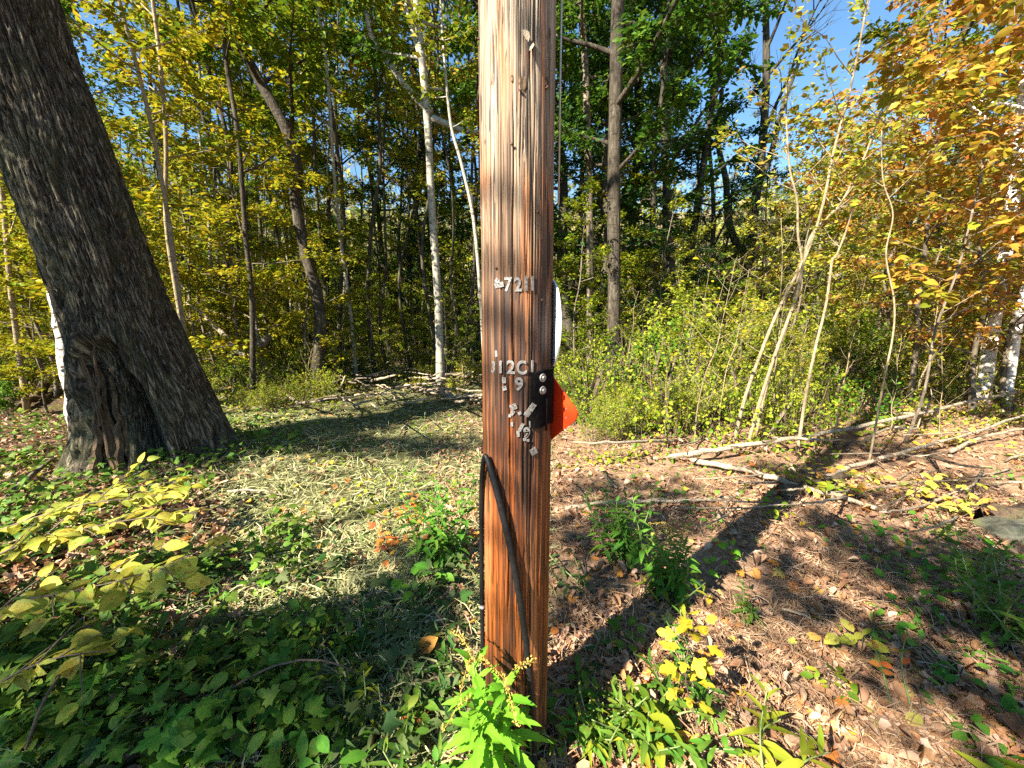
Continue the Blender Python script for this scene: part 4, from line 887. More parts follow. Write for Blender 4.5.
# far woods on the hill: one mass
def far_woods():
    r = np.random.default_rng(77); n = 1250; mb = MB(); tb = MB()
    ang = r.uniform(-1.05, 1.05, n); d = np.exp(r.uniform(np.log(34), np.log(150), n)); x = d * np.sin(ang); y = d * np.cos(ang); z = height(x, y)
    H = r.uniform(7, 14, n); lb = MB()
    for i in range(n):
        tube(tb, np.array([[x[i], y[i], z[i] - .3], [x[i] + r.normal(0, .3), y[i], z[i] + H[i]]]), [.13, .04], 3, cap=False)
    m = 95; P = np.repeat(np.stack([x, y, z], -1), m, 0); h = np.repeat(H, m)
    u = r.random(n * m); rad = 2.6 * np.sin(np.pi * (.1 + .85 * u)) ** .7 * np.sqrt(r.random(n * m)); a = r.uniform(0, 6.28, n * m)
    P = P + np.stack([rad * np.cos(a), rad * np.sin(a), h * (.06 + 1.0 * u)], -1)
    leaves(lb, P, r.normal(0, 1, P.shape), r.normal(0, 1, P.shape) + [0, -.3, .6], r.uniform(.35, .85, n * m), 'diamond')
    o = lb.build('distant_woods', M['pinkgrey']); tag(o, 'far hillside of grey and russet autumn woods between the trunks', 'woods', kind='stuff')
    o2 = tb.build('distant_trunks', M['bark']); tag(o2, 'crowded thin trunks of the far hillside woods', 'woods', kind='stuff')
far_woods()

# ------------------------------------------------------------------ shrubs
def shrub_mesh(name, seed, H, rad, stems, nleaf, lsize, shape, lmat, smat):
    gg = np.random.default_rng(seed); sb = MB(); cb = MB(); ts, td = [], []
    for i in range(stems):
        az = gg.uniform(0, 6.28); ln = gg.uniform(.3, 1.0) ** .6; e = np.array([math.cos(az) * rad * ln * gg.uniform(.2, 1), math.sin(az) * rad * ln * gg.uniform(.2, 1), H * gg.uniform(.55, 1)])
        b = np.array([math.cos(az), math.sin(az), 0]) * rad * .12 * gg.random(); m = (b + e) / 2 + gg.normal(0, .06 * H, 3) + [0, 0, .06 * H]
        e[2] *= (1.35 if i % 5 == 0 else 1.0); tube(sb, smooth_path([b, m, e], k=4), np.linspace(.008, .002, 9) * (H ** .5), 4, cap=False); ts.append((b + m) / 2); td.append(m - (b + m) / 2); ts.append(m); td.append(e - m)
        for _ in range(4):
            t = gg.uniform(.35, 1); p = m + (e - m) * t; d = unit(gg.normal(0, 1, 3) + [0, 0, .2]) * rad * gg.uniform(.15, .4); tube(sb, np.array([p, p + d]), [.003, .001], 3, cap=False); ts.append(p); td.append(d)
    ts, td = np.array(ts), np.array(td); wt = gg.random(len(ts)) ** 1.8; idx = gg.choice(len(ts), nleaf, p=wt / wt.sum()); u = gg.random(nleaf) ** .7
    pos = ts[idx] + td[idx] * u[:, None] + gg.normal(0, .04 * rad, (nleaf, 3)); pos[:, 2] = np.maximum(pos[:, 2], .03)
    d = td[idx] / (np.linalg.norm(td[idx], axis=1)[:, None]) * .6 + gg.normal(0, .6, (nleaf, 3))
    leaves(cb, pos, d, gg.normal(0, .5, (nleaf, 3)) + [-.2, -.4, 1], lsize * gg.uniform(.55, 1.2, nleaf), shape)
    return sb.mesh(name + '_stems', smat), cb.mesh(name + '_foliage', lmat)
def putplant(name, label, cat, ms, loc, rz=0, sc=1.0, group=None):
    t = thing(name, label, cat, loc, rz, group); t.scale = (sc, sc, sc); link('stem', ms[0], t); link('foliage', ms[1], t); return t
SH_L = proto(4, lambda k: shrub_mesh('lime_shrub', 500 + k, 1.5, 1.15, 26, 1900, .062, 'oval', M['limegreen'], M['sapbark']))
SH_Y = proto(4, lambda k: shrub_mesh('yellow_shrub', 510 + k, 1.1, 1.0, 22, 1200, .062, 'oval', M['yellowgreen'], M['sapbark']))
SH_G = proto(2, lambda k: shrub_mesh('green_shrub', 520 + k, 1.1, .8, 18, 1700, .075, 'oval', M['undergreen'], M['stem']))
SH_M = proto(2, lambda k: shrub_mesh('autumn_shrub', 530 + k, .9, .8, 16, 900, .075, 'oval', M['mixed'], M['stem']))
def shr(px, py, ms, name, label, group=None, sc=1.0, rz=0.0):
    p = gnd(px, py); putplant(name, label, 'shrub', ms, (p.x, p.y, hz(p.x, p.y)), rz, sc, group)
shr(672, 405, SH_L[0], 'shrub', 'lime green shrub behind the tip of the fallen pale pole', sc=1.0)
shr(715, 412, SH_L[1], 'shrub', 'lime green shrub just left of the leaning pale stems', sc=.85)
shr(775, 398, SH_L[2], 'shrub', 'bushy green shrub behind the leaning pale stems', sc=1.15)
shr(842, 392, SH_L[0], 'shrub', 'sunlit lime shrub right of the leaning pale stems', sc=1.15, rz=2)
shr(905, 388, SH_M[0], 'shrub', 'thin gold shrub in front of the birches', sc=1.1)
shr(965, 392, SH_Y[0], 'shrub', 'low yellow shrub beneath the birches', sc=.95)
shr(1030, 400, SH_M[1], 'shrub', 'orange tinted shrub at the right edge over the fallen poles', sc=.9)
shr(655, 398, SH_G[0], 'shrub', 'fresh green shrub between the straight dark trunk and the lime shrubs', sc=1.1)
shr(745, 392, SH_G[1], 'shrub', 'fresh green shrub behind the left leaning stem', sc=1.25, rz=1)
shr(860, 388, SH_G[0], 'shrub', 'fresh green shrub behind the crooked bare stem', sc=1.2, rz=2)
shr(690, 396, SH_L[3], 'shrub', 'tall lime shrub in the middle of the right undergrowth', sc=1.3, rz=1)
for i, (px, py, s) in enumerate([(585, 405, .7), (610, 425, .5), (640, 420, .55), (690, 432, .5), (560, 398, .8), (735, 425, .5), (770, 425, .5), (660, 395, .8), (815, 405, .6)] + [(g.uniform(555, 820), g.uniform(392, 446), g.uniform(.28, .5)) for _ in range(26)]):
    shr(px, py, SH_Y[i % 3] if i % 3 else SH_L[i % 3], 'low_shrub', 'low yellow green bush along the back of the right clearing', 'low bushes behind the right clearing', s, i * 1.3)
for i, (px, py, s) in enumerate([(215, 392, .7), (248, 398, .75), (278, 395, .7), (300, 388, .8), (335, 385, .6), (235, 385, .9), (195, 375, 1.0), (360, 378, .7), (270, 380, 1.0)] + [(g.uniform(170, 330), g.uniform(384, 412), g.uniform(.3, .55)) for _ in range(16)]):
    shr(px, py, SH_Y[i % 3], 'yellow_shrub', 'yellow leaved bush along the edge of the straw clearing', 'yellow bushes behind the straw clearing', s, i * 1.7)
for i in range(22):
    shr(g.uniform(800, 1070), g.uniform(386, 404), SH_M[i % 2] if i % 3 else SH_Y[i % 3], 'gold_shrub', 'sparse gold and green bush among the fallen poles', 'sparse bushes among the fallen poles', g.uniform(.28, .5), i * 1.9)
for i, (px, py, s) in enumerate([(390, 376, .7), (455, 378, .7), (420, 372, .8), (470, 385, .6)] + [(g.uniform(340, 490), g.uniform(374, 400), g.uniform(.25, .45)) for _ in range(10)]):
    shr(px, py, SH_M[i % 2], 'autumn_shrub', 'sparse brown and green bush behind the brush pile', 'sparse bushes behind the brush pile', s, i * 2.1)
for i, (px, py, s) in enumerate([(30, 392, .9), (-10, 400, .8), (10, 420, .5)]):
    shr(px, py, SH_Y[i % 3] if i < 2 else SH_G[0], 'edge_shrub', 'leafy bush at the left frame edge behind the hollow tree', 'bushes at the left frame edge', s, i * 2.1)
for i, (px, py) in enumerate([(60, 360), (140, 362), (500, 365), (620, 362), (700, 366), (880, 364), (960, 362), (300, 362), (220, 360), (400, 360), (560, 368), (780, 366), (1050, 370), (-60, 366)]):
    shr(px, py, (SH_Y + SH_L + SH_G + SH_M)[(i * 3) % 10], 'wood_shrub', 'dense bush growing under the trees further back', 'bushes under the trees further back', 1.3, i)

def undergrowth(name, px0, px1, y0, y1, n, mat, label, seed, hmax, thr=.45, size=(.035, .075)):
    r = np.random.default_rng(seed); y = np.exp(r.uniform(np.log(y0), np.log(y1), n)); px = r.uniform(px0, px1, n); x = (px - 512) / F * (y * CT + CAMZ * ST)
    f = fbm(np.stack([x * .9, y * .9, 0 * x + seed], -1), 3, seed); edge = sstep(y0, y0 * 1.35, y + r.normal(0, .25, n)); k = (f > thr) & (r.random(n) < edge); x, y, f = x[k], y[k], f[k]; n = len(x)
    f2 = fbm(np.stack([x * .55, y * .55, 0 * x + seed + 3], -1), 2, seed + 50); hh = hmax * (.15 + 3.0 * np.clip(f - thr, 0, .3) + 2.6 * np.clip(f2 - .5, 0, .3)) * sstep(y0, y0 * 1.5, y); z = height(x, y) + hh * r.random(n) ** .6
    mb = MB(); leaves(mb, np.stack([x, y, z], -1), r.normal(0, 1, (n, 3)), r.normal(0, .6, (n, 3)) + [-.2, -.4, .9], r.uniform(*size, n), 'oval')
    tag(mb.build(name, mat), label, 'undergrowth', kind='stuff')
    m = n // 16; sb = MB(); zz = height(x[:m], y[:m]); h2 = hh[:m] * r.uniform(.7, 1.3, m); a = np.stack([x[:m], y[:m], zz], -1); d = np.stack([r.normal(0, .22, m) * h2, r.normal(0, .22, m) * h2, h2], -1); w = np.array([.0028, 0, 0])
    V = np.stack([a - w, a + w, a + d * .55 + r.normal(0, .02, (m, 3)) - w, a + d * .55 + w, a + d - w * .4, a + d + w * .4], 1); off = (np.arange(m) * 6)[:, None, None]
    sb.add(V.reshape(-1, 3), (np.array([(0, 1, 3, 2), (2, 3, 5, 4)])[None] + off).reshape(-1, 4)); tag(sb.build(name + '_stalks', M['stem']), 'dry stalks standing in the ' + label, 'undergrowth', kind='stuff')
undergrowth('lime_undergrowth', 548, 840, 3.9, 12, 9500, M['limegreen'], 'tangled lime green undergrowth behind the right clearing', 5, .75, .42)
undergrowth('yellow_undergrowth', 545, 1060, 5.0, 12, 5500, M['yellowgreen'], 'yellow green undergrowth mixed through the right clearing edge', 6, .6, .47)
undergrowth('green_undergrowth', 545, 900, 4.6, 12, 10000, M['undergreen'], 'deep green undergrowth showing between the lime leaves', 15, .8, .45)
undergrowth('gold_undergrowth', 790, 1090, 5.3, 11, 7000, M['mixed'], 'gold and brown undergrowth around the fallen poles', 7, .6, .44)
undergrowth('left_undergrowth', 150, 340, 6.4, 12, 8000, M['yellowgreen'], 'yellow green undergrowth at the back of the straw clearing', 8, .9, .40)
undergrowth('brush_undergrowth', 325, 500, 7.8, 13, 4500, M['mixed'], 'brown and green undergrowth in the brush pile', 9, .7, .42)
# ------------------------------------------------------------------ fallen wood
def log(name, label, pix, wpx, mat, group=None, cat='branch', seg=10, tip=.4, fork=()):
    """pix: (px, py, height above ground)"""
    pts = []
    for px, py, h in pix:
        if ray(px, py).z > -.12: p = at(px, py, 8.2)
        else:
            p = gnd(px, py, h); p = gnd(px, py, h + hz(p.x, p.y))
        pts.append(np.array(p))
    base = pts[0]; r = wpx / 2 / F * (base[1] * CT + CAMZ * ST)
    pp, rr = smooth_path([p - base for p in pts], np.linspace(r, r * tip, len(pts)), 6); pp = pp + rng.normal(0, r * .22, pp.shape)
    mb = MB(); tube(mb, pp, rr, seg, .22)
    for t, dx, dy, dz in fork:
        k = int(t * (len(pp) - 1)); q = pp[k]; e = q + np.array([dx, dy, dz]); tube(mb, smooth_path([q, (q + e) / 2 + rng.normal(0, .03, 3), e], k=3), np.linspace(rr[k] * .6, rr[k] * .2, 7), 6)
    o = mb.build(name, mat); o.location = base; tag(o, label, cat, group); return o
log('fallen_pole', 'long pale fallen trunk slanting up across the right clearing', [(668, 457, .08), (740, 446, .16), (830, 432, .2), (920, 413, .25), (1000, 395, .3), (1080, 380, .35)], 5, M['deadwood'], tip=.7, fork=[(.6, .4, .3, .3), (.8, .5, .1, -.1)])
log('fallen_branch', 'pale broken branch on the ground angling right below the fallen trunk', [(690, 460, .05), (745, 470, .08), (790, 483, .07), (850, 500, .05), (890, 512, .03)], 5.5, M['deadwood'], tip=.5)
log('fallen_branch', 'long weathered branch rising from the dry leaves to the right edge', [(806, 486, .04), (860, 464, .08), (920, 447, .12), (980, 430, .16), (1050, 405, .2)], 5.5, M['deadwood'], tip=.5, fork=[(.45, .3, -.2, .1)])
log('fallen_branch', 'dark thin branch crossing beneath the pale broken branch', [(780, 492, .05), (815, 484, .05), (850, 474, .04)], 12, M['darkwood'], tip=.6)
log('fallen_branch', 'thin bare branch lying at the lower right clearing edge', [(950, 452, .05), (985, 437, .08), (1040, 425, .1)], 4, M['deadwood'], tip=.6)
log('fallen_branch', 'grey stick lying across the brown leaves right of the pole', [(565, 508, .03), (610, 503, .04), (660, 501, .05), (705, 500, .04), (730, 497, .03)], 5, M['deadwood'], tip=.6)
log('stick', 'short pale stick standing askew in the brown leaves right of the pole', [(617, 488, .03), (600, 470, .12), (597, 465, .15)], 2.2, M['deadwood'], tip=.6)
log('dark_log', 'dark mossy log end at the right edge among yellow leaves', [(985, 520, .06), (1015, 516, .10), (1070, 512, .12)], 26, M['darkwood'], tip=.9, cat='log')
log('fallen_branch', 'pale fallen branch sloping down in the yellow bushes left of the curved tree', [(187, 302, .9), (215, 325, .75), (238, 350, .5), (246, 357, .45)], 5, M['deadwood'], tip=1.0)
log('fallen_branch', 'mossy crooked branch end in the yellow bushes left of the curved tree', [(250, 365, .35), (258, 348, .5), (270, 338, .6)], 8, M['midbark'], tip=.6)
log('fallen_branch', 'pale branch end lying down onto the straw left of the curved tree', [(240, 352, .5), (275, 384, .15), (300, 406, .02)], 3.6, M['deadwood'], tip=.8)
log('fallen_branch', 'short thick pale branch at the foot of the pale tree', [(406, 386, .1), (425, 390, .1), (452, 396, .08)], 4.5, M['deadwood'], tip=.9)
for i in range(64):
    px, py = g.uniform(322, 492), g.uniform(366, 402); a = g.gauss(0, .7); l = g.uniform(14, 60)
    log('brush_stick', 'grey stick heaped in the brush pile at the back of the straw clearing', [(px - l / 2 * math.cos(a), py + g.uniform(0, 5), g.uniform(.02, .25)), (px, py, g.uniform(.1, .35)), (px + l / 2 * math.cos(a), py - l * .25 * math.sin(a), g.uniform(.05, .6))], g.uniform(1.2, 3.4), M[('deadwood', 'deadwood', 'midbark')[i % 3]], 'sticks of the brush pile', seg=6)
log('bark_slab', 'brown curved slab of bark lying at the left edge behind the hollow tree', [(-14, 388, .05), (10, 378, .14), (34, 376, .12)], 20, M['darkwood'], cat='bark', tip=.6)
log('root_branch', 'dark gnarled root reaching from the dead birch to the left edge', [(58, 372, .25), (44, 388, .14), (28, 402, .08), (12, 410, .05)], 7, M['darkwood'], tip=.5)
log('fallen_branch', 'thin grey branch on the ground left of the hollow tree', [(8, 500, .05), (25, 482, .1), (52, 458, .05)], 7, M['midbark'], tip=.5)
log('stick', 'thin dark stick lying among the green weeds at the lower left', [(192, 678, .1), (190, 650, .07), (187, 630, .05)], 5, M['midbark'], tip=.6)
for i in range(60):
    px, py = g.uniform(20, 1010), g.uniform(415, 740)
    if 470 < px < 560: continue
    a = g.uniform(0, 3.14); l = g.uniform(18, 60)
    log('twig', 'thin twig lying on the forest floor', [(px, py, .02), (px + l * .5 * math.cos(a), py + l * .18 * math.sin(a) + g.uniform(-3, 3), .05), (px + l * math.cos(a), py + l * .4 * math.sin(a), .03)], g.uniform(1.2, 3), M['deadwood'] if i % 3 else M['darkwood'], 'twigs lying on the forest floor', 'twig', seg=5)
for i in range(46):
    px, py = g.uniform(640, 1030), g.uniform(398, 520); a = g.gauss(-.35, .5) + (3.14 if i % 2 else 0); l = g.uniform(25, 110)
    log('dead_stick', 'thin bleached stick in the tangle around the fallen poles', [(px, py, .03), (px + l * .5 * math.cos(a), py + l * .22 * math.sin(a), g.uniform(.05, .3)), (px + l * math.cos(a), py + l * .3 * math.sin(a), g.uniform(.03, .4))], g.uniform(1.2, 3.6), M['deadwood'] if i % 4 else M['midbark'], 'sticks around the fallen poles', 'stick', seg=5)
gold = [(g.uniform(780, 1060), g.uniform(400, 520), i) for i in range(26)]
def rock(label, px, py, s, seed):
    p = gnd(px, py); n = 14; th, ph = np.meshgrid(np.linspace(0, 2 * np.pi, 2 * n, endpoint=False), np.linspace(-1.5, 1.5, n))
    v = np.stack([np.cos(ph) * np.cos(th), np.cos(ph) * np.sin(th) * .8, np.sin(ph) * .55], -1).reshape(-1, 3); v = v * (s * (.75 + .5 * fbm(v * 1.8 + seed, 3, seed)))[:, None]
    i, j = np.meshgrid(np.arange(n - 1), np.arange(2 * n), indexing='ij'); k = 2 * n
    q = np.stack([i * k + j, i * k + (j + 1) % k, (i + 1) * k + (j + 1) % k, (i + 1) * k + j], -1).reshape(-1, 4)
    mb = MB(); mb.add(v, q, np.arange(k)[None, ::-1], (np.arange(k) + (n - 1) * k)[None]); o = mb.build('rock', M['rock']); o.location = (p.x, p.y, hz(p.x, p.y) + s * .1); tag(o, label, 'rock')
rock('mossy grey rock by the right edge behind the green cluster', 1012, 530, .22, 3)

# ------------------------------------------------------------------ foreground plants
def stems_mesh(paths, radii, mat, name, seg=5):
    mb = MB()
    for p, r in zip(paths, radii): tube(mb, p, np.linspace(r, r * .35, len(p)), seg)
    return mb
def goldenrod(label, loc, H, nst, nleaf, lsize, lmat, seed, lean=(0, 0), plume=True, shape='toothed', spread=.12, lo=.12, droop=.35):
    gg = np.random.default_rng(seed); t = thing('goldenrod', label, 'plant', loc) if label != 'weed' else thing('weed', 'leafy green weed in the tangle ' + ('at the front left' if loc[0] < 0 else 'right of the pole foot'), 'plant', loc, 0, 'weeds of the front tangle')
    sb, lb, pb = MB(), MB(), MB()
    for s in range(nst):
        b = gg.normal(0, spread * .35, 3) * [1, 1, 0]; h = H * gg.uniform(.72, 1.0) if s else H
        e = b + np.array([lean[0] * h + gg.normal(0, spread), lean[1] * h + gg.normal(0, spread), h]); m = (b + e) / 2 + gg.normal(0, .03, 3) * [1, 1, 0]
        P = smooth_path([b, m, e], k=8); tube(sb, P, np.linspace(.005, .002, len(P)), 6)
        n = nleaf; u = lo + (1 - lo) * (np.arange(n) + gg.random(n)) / n; pos = np.stack([np.interp(u, np.linspace(0, 1, len(P)), P[:, i]) for i in range(3)], -1)
        az = np.arange(n) * 2.4 + gg.normal(0, .3, n); el = .75 * u + gg.normal(0, .2, n) - droop * (1 - u)
        d = np.stack([np.cos(az) * np.cos(el), np.sin(az) * np.cos(el), np.sin(el)], -1); nr = np.stack([-np.cos(az) * np.sin(el), -np.sin(az) * np.sin(el), np.cos(el)], -1) + gg.normal(0, .2, (n, 3))
        leaves(lb, pos, d, nr, lsize * (1.15 - .65 * u) * gg.uniform(.8, 1.15, n), shape, (.6, 1.5))
        if plume:
            for k in range(3 if s == 0 else 1):
                a = gg.uniform(0, 6.28); q = [e, e + np.array([math.cos(a) * .05, math.sin(a) * .05, .04]), e + np.array([math.cos(a) * .13, math.sin(a) * .13, .02])]; Q = smooth_path(q, k=6); tube(pb, Q, .0012, 4)
                N = 60; w = gg.integers(2, len(Q), N); leaves(pb, Q[w] + gg.normal(0, .004, (N, 3)), gg.normal(0, 1, (N, 3)), gg.normal(0, 1, (N, 3)), .011, 'diamond')
    sb.build('stem', M['greenstem'], t); lb.build('foliage', lmat, t)
    if plume: pb.build('flower_plume', M['plume'], t)
    return t
def gp(px, py): p = gnd(px, py); return (p.x, p.y, hz(p.x, p.y))
goldenrod('bright lime goldenrod leaning against the foot of the wooden pole', (-.075, 1.02, 0), .57, 4, 26, .15, M['lime'], 1, (.02, .03), True, spread=.05, lo=.3, droop=.5)
goldenrod('green goldenrod clump left of the wooden pole beside the black cable', gp(452, 572), .6, 11, 24, .12, M['midgreen'], 2, (-.05, .1), False, spread=.14)
goldenrod('green goldenrod clump just right of the wooden pole', gp(622, 560), .55, 10, 26, .11, M['midgreen'], 3, (-.05, .1), False, spread=.16)
goldenrod('leaning goldenrod with drooping plume behind the yellow sapling', gp(668, 590), .45, 7, 26, .11, M['midgreen'], 4, (-.12, .05), True, spread=.1)
goldenrod('small dark plant right of the yellow sapling', gp(742, 618), .2, 3, 16, .08, M['neargreen'], 5, (0, 0), False, spread=.08)
goldenrod('narrow leaved green plant at the foot of the yellow sapling', gp(655, 745), .20, 7, 12, .13, M['neargreen'], 6, (0, 0), False, 'lance', .12, .1, .2)
goldenrod('small narrow leaved plant right beside the pole foot', gp(590, 745), .16, 3, 11, .11, M['midgreen'], 7, (0, 0), False, 'lance', .06, .2, .3)
goldenrod('long pale green leaved plant at the lower right corner', gp(1000, 775), .42, 3, 10, .19, M['limegreen'], 8, (.0, .1), False, 'lance', .15, .2, .2)
goldenrod('long leaved yellow green plant at the bottom edge right of the yellow sapling', gp(775, 790), .26, 3, 10, .15, M['limegreen'], 9, (0, .1), False, 'lance', .1, .2, .2)
goldenrod('dark green narrow leaved cluster at the right edge', gp(1002, 632), .34, 9, 20, .13, M['neargreen'], 10, (-.05, 0), False, 'lance', .17, .1, .3)
goldenrod('dark green toothed cluster behind the right edge plants', gp(985, 590), .32, 5, 14, .11, M['neargreen'], 12, (-.05, 0), False, 'toothed', .17, .1, .3)
goldenrod('bare reddish stalk with few leaves on the sunlit right litter', gp(893, 700), .34, 2, 5, .06, M['red'], 13, (.05, .1), False, 'oval', .06, .4, .2)
def broad(name, label, loc, H, nst, nleaf, lsize, shape, lmat, seed, lean=(0, 0), spread=.12, up=.15, smat='stem', pairs=False, curl=(.5, 1.6)):
    gg = np.random.default_rng(seed); t = thing(name, label, 'plant', loc); sb, lb = MB(), MB()
    for s in range(nst):
        h = H * (gg.uniform(.6, 1) if s else 1); e = np.array([lean[0] * h + gg.normal(0, spread), lean[1] * h + gg.normal(0, spread), h]); m = e * .5 + gg.normal(0, .025, 3)
        P = smooth_path([np.zeros(3), m, e], k=8); tube(sb, P, np.linspace(.0035, .0015, len(P)), 5)
        u = .3 + .7 * (np.arange(nleaf) + .6) / nleaf; pos = np.stack([np.interp(u, np.linspace(0, 1, len(P)), P[:, i]) for i in range(3)], -1)
        az = np.arange(nleaf) * (2.4 if not pairs else 3.14159) + gg.normal(0, .4, nleaf) + s; el = up + gg.normal(0, .25, nleaf)
        d = np.stack([np.cos(az) * np.cos(el), np.sin(az) * np.cos(el), np.sin(el)], -1); st = gg.uniform(.02, .06, nleaf)[:, None]; tip = pos + d * st
        for a_, b_ in zip(pos, tip): tube(sb, np.array([a_, b_]), .0011, 4)
        nr = np.stack([-np.cos(az) * np.sin(el), -np.sin(az) * np.sin(el), np.cos(el)], -1) + gg.normal(0, .3, (nleaf, 3)) + [-.1, -.2, 0]
        leaves(lb, tip, d + [0, 0, -.15], nr, lsize * gg.uniform(.7, 1.15, nleaf), shape, curl)
    sb.build('stem', M[smat], t); lb.build('foliage', lmat, t); return t
broad('yellow_seedling', 'bright yellow lobed seedling standing alone right of the pole', gp(705, 752), .52, 1, 26, .070, 'mitten', M['brightyellow'], 21, (-.06, .12), .02, .1)
for i, (px, py, H, n, ls, lab) in enumerate([(60, 790, .22, 9, .16, 'green lobed seedling at the bottom left corner'), (190, 770, .2, 9, .17, 'largest green lobed seedling near the bottom edge on the left'), (285, 745, .18, 8, .15, 'green lobed seedling in the lower left weeds nearest the pole'),
        (120, 690, .24, 8, .15, 'dark green lobed seedling beneath the yellow leaved branches'), (215, 640, .18, 6, .13, 'single stemmed green seedling at the right end of the yellow branches'), (330, 785, .16, 8, .14, 'pale green lobed seedling at the bottom edge left of the goldenrod')]):
    broad('maple_seedling', lab, gp(px, py), H, 3, n, ls * .6, ('oak', 'maple', 'hickory')[i % 3], M['midgreen' if i % 2 else 'neargreen'], 30 + i, (0, .05), .12, .1, 'greenstem')
for i, (px, py, sc_, lab) in enumerate([(412, 520, 1.1, 'red orange seedling in the straw left of the goldenrod clump'), (395, 545, .8, 'small orange seedling in front of the red orange seedling'), (462, 545, .8, 'orange seedling close against the left side of the pole')]):
    broad('red_seedling', lab, gp(px, py), .16 * sc_, 4, 6, .055, 'maple', M['red'], 40 + i, (0, 0), .12)
for i, (px, py, lab, mt) in enumerate([(272, 590, 'small lime seedling with a drooping leaf left of centre', 'lime'), (420, 600, 'small green seedling in the shaded straw left of the pole', 'midgreen'), (310, 530, 'green seedling sprig at the edge of the sunlit straw', 'midgreen'), (738, 572, 'small lime seedling right of the leaning goldenrod', 'lime'),
        (775, 520, 'tiny green seedling in front of the pale broken branch', 'limegreen'), (862, 655, 'small yellow seedling on the right litter', 'nearyellow'), (905, 570, 'green leaved seedling in the dark band on the right', 'midgreen'), (830, 690, 'pale yellow green seedling on the sunlit litter', 'limegreen'),
        (910, 620, 'pale green seedling at the left of the dark right cluster', 'midgreen'), (610, 650, 'green seedling in the pole shade', 'neargreen'), (940, 510, 'yellow seedling spray near the dark log', 'nearyellow'), (880, 480, 'orange yellow seedling by the fallen branches', 'nearyellow'), (1000, 560, 'big lime leaved seedling near the right edge', 'lime'), (560, 760, 'little green seedling at the base of the pole', 'neargreen')]):
    broad('seedling', lab, gp(px, py), g.uniform(.10, .2), 3, 5, g.uniform(.05, .085), 'oval' if i % 3 else 'lobed', M[mt], 60 + i, (0, 0), .09)
for i in range(38):
    px, py = g.uniform(-20, 455), g.uniform(640, 800)
    if 17 < i < 27: px, py = g.uniform(-20, 440), g.uniform(560, 660)
    if i > 26: px, py = g.uniform(556, 700), g.uniform(560, 770)
    goldenrod('weed', gp(px, py), g.uniform(.10, .24), 4, 8, g.uniform(.07, .13), M[('neargreen', 'midgreen', 'dull', 'limegreen')[i % 4 if i % 7 else 3]], 300 + i, (g.uniform(-.4, .4), g.uniform(-.2, .4)), False, ('lance', 'toothed', 'hickory')[i % 3], .1, .15, .4)
# arching yellow leaved branches coming in from the left
def arching(label, pts, nleaf, lsize, seed, lmat='nearyellow'):
    gg = np.random.default_rng(seed); P = smooth_path(pts, k=8); base = P[0].copy(); P = P - base; t = thing('arching_branch', label, 'branch', base); sb, lb = MB(), MB()
    tube(sb, P, np.linspace(.0075, .002, len(P)), 6); T = np.gradient(P, axis=0); T = unit(T)
    seg = []
    for k in range(6):
        i = int(len(P) * (.2 + .12 * k)); sd = unit(np.cross(T[i], [0, 0, 1.])) * gg.choice([-1, 1]); e = P[i] + T[i] * .18 + sd * gg.uniform(.12, .28) + [0, 0, gg.normal(.02, .05)]; tube(sb, smooth_path([P[i], (P[i] + e) / 2 + [0, 0, .02], e], k=3), np.linspace(.0035, .0012, 7), 5); seg.append((P[i], e - P[i]))
    for k in range(8): i = int(len(P) * (.15 + .1 * k)); seg.append((P[i], P[min(len(P) - 1, i + 4)] - P[i]))
    A = np.array([s[0] for s in seg]); D = np.array([s[1] for s in seg]); idx = gg.integers(0, len(seg), nleaf); u = gg.random(nleaf)
    pos = A[idx] + D[idx] * u[:, None]; hd = unit(D[idx]); sgn = gg.choice([-1, 1], nleaf); side = unit(np.cross(hd, [0, 0, 1.])) * sgn[:, None]
    leaves(lb, pos + side * .015, hd * .7 + side + gg.normal(0, .25, (nleaf, 3)), gg.normal(0, .4, (nleaf, 3)) + [-.1, -.3, 1], lsize * gg.uniform(.6, 1.15, nleaf), 'ovate', (.4, 1.6))
    sb.build('stem', M['stem'], t); lb.build('foliage', M[lmat], t)
def A3(px, py, Y): return np.array(at(px, py, Y))
arching('lowest yellow leaved branch arching in from the left edge', [A3(-90, 690, 1.5), A3(0, 612, 1.5), A3(70, 592, 1.55), A3(140, 575, 1.6), A3(215, 545, 1.7)], 110, .088, 1)
arching('middle yellow leaved branch reaching in from the left edge', [A3(-110, 640, 1.9), A3(-10, 560, 1.95), A3(60, 535, 2.0), A3(130, 520, 2.1), A3(200, 512, 2.2)], 130, .092, 2)
arching('upper yellow leaved branch below the hollow tree', [A3(-90, 570, 2.4), A3(0, 530, 2.45), A3(80, 505, 2.5), A3(140, 498, 2.6), A3(185, 492, 2.7)], 120, .09, 3)
arching('short yellow branch beneath the hollow tree foot', [A3(40, 540, 2.6), A3(90, 500, 2.8), A3(130, 488, 2.9), A3(185, 480, 3.0)], 44, .09, 4)
arching('yellow green branch low in the left corner', [A3(-110, 770, 1.25), A3(-10, 690, 1.3), A3(50, 660, 1.35), A3(110, 650, 1.4)], 40, .09, 5)
# vines arching through the front weeds
for i, (pts, lab) in enumerate([([(160, 768, .02), (230, 690, .15), (300, 660, .2), (360, 675, .12), (400, 720, .02)], 'dark bare bramble stem arching over the lower left weeds'), ([(20, 768, .1), (50, 690, .3), (110, 620, .3), (150, 590, .1)], 'brown bramble stem slanting through the left weeds'), ([(110, 745, .05), (180, 715, .12), (260, 672, .1), (330, 640, .03)], 'thin straight stalk lying across the lower left weeds')]):
    log('bramble_stem', lab, pts, 3.2, M['stem'], seg=6, tip=.6)
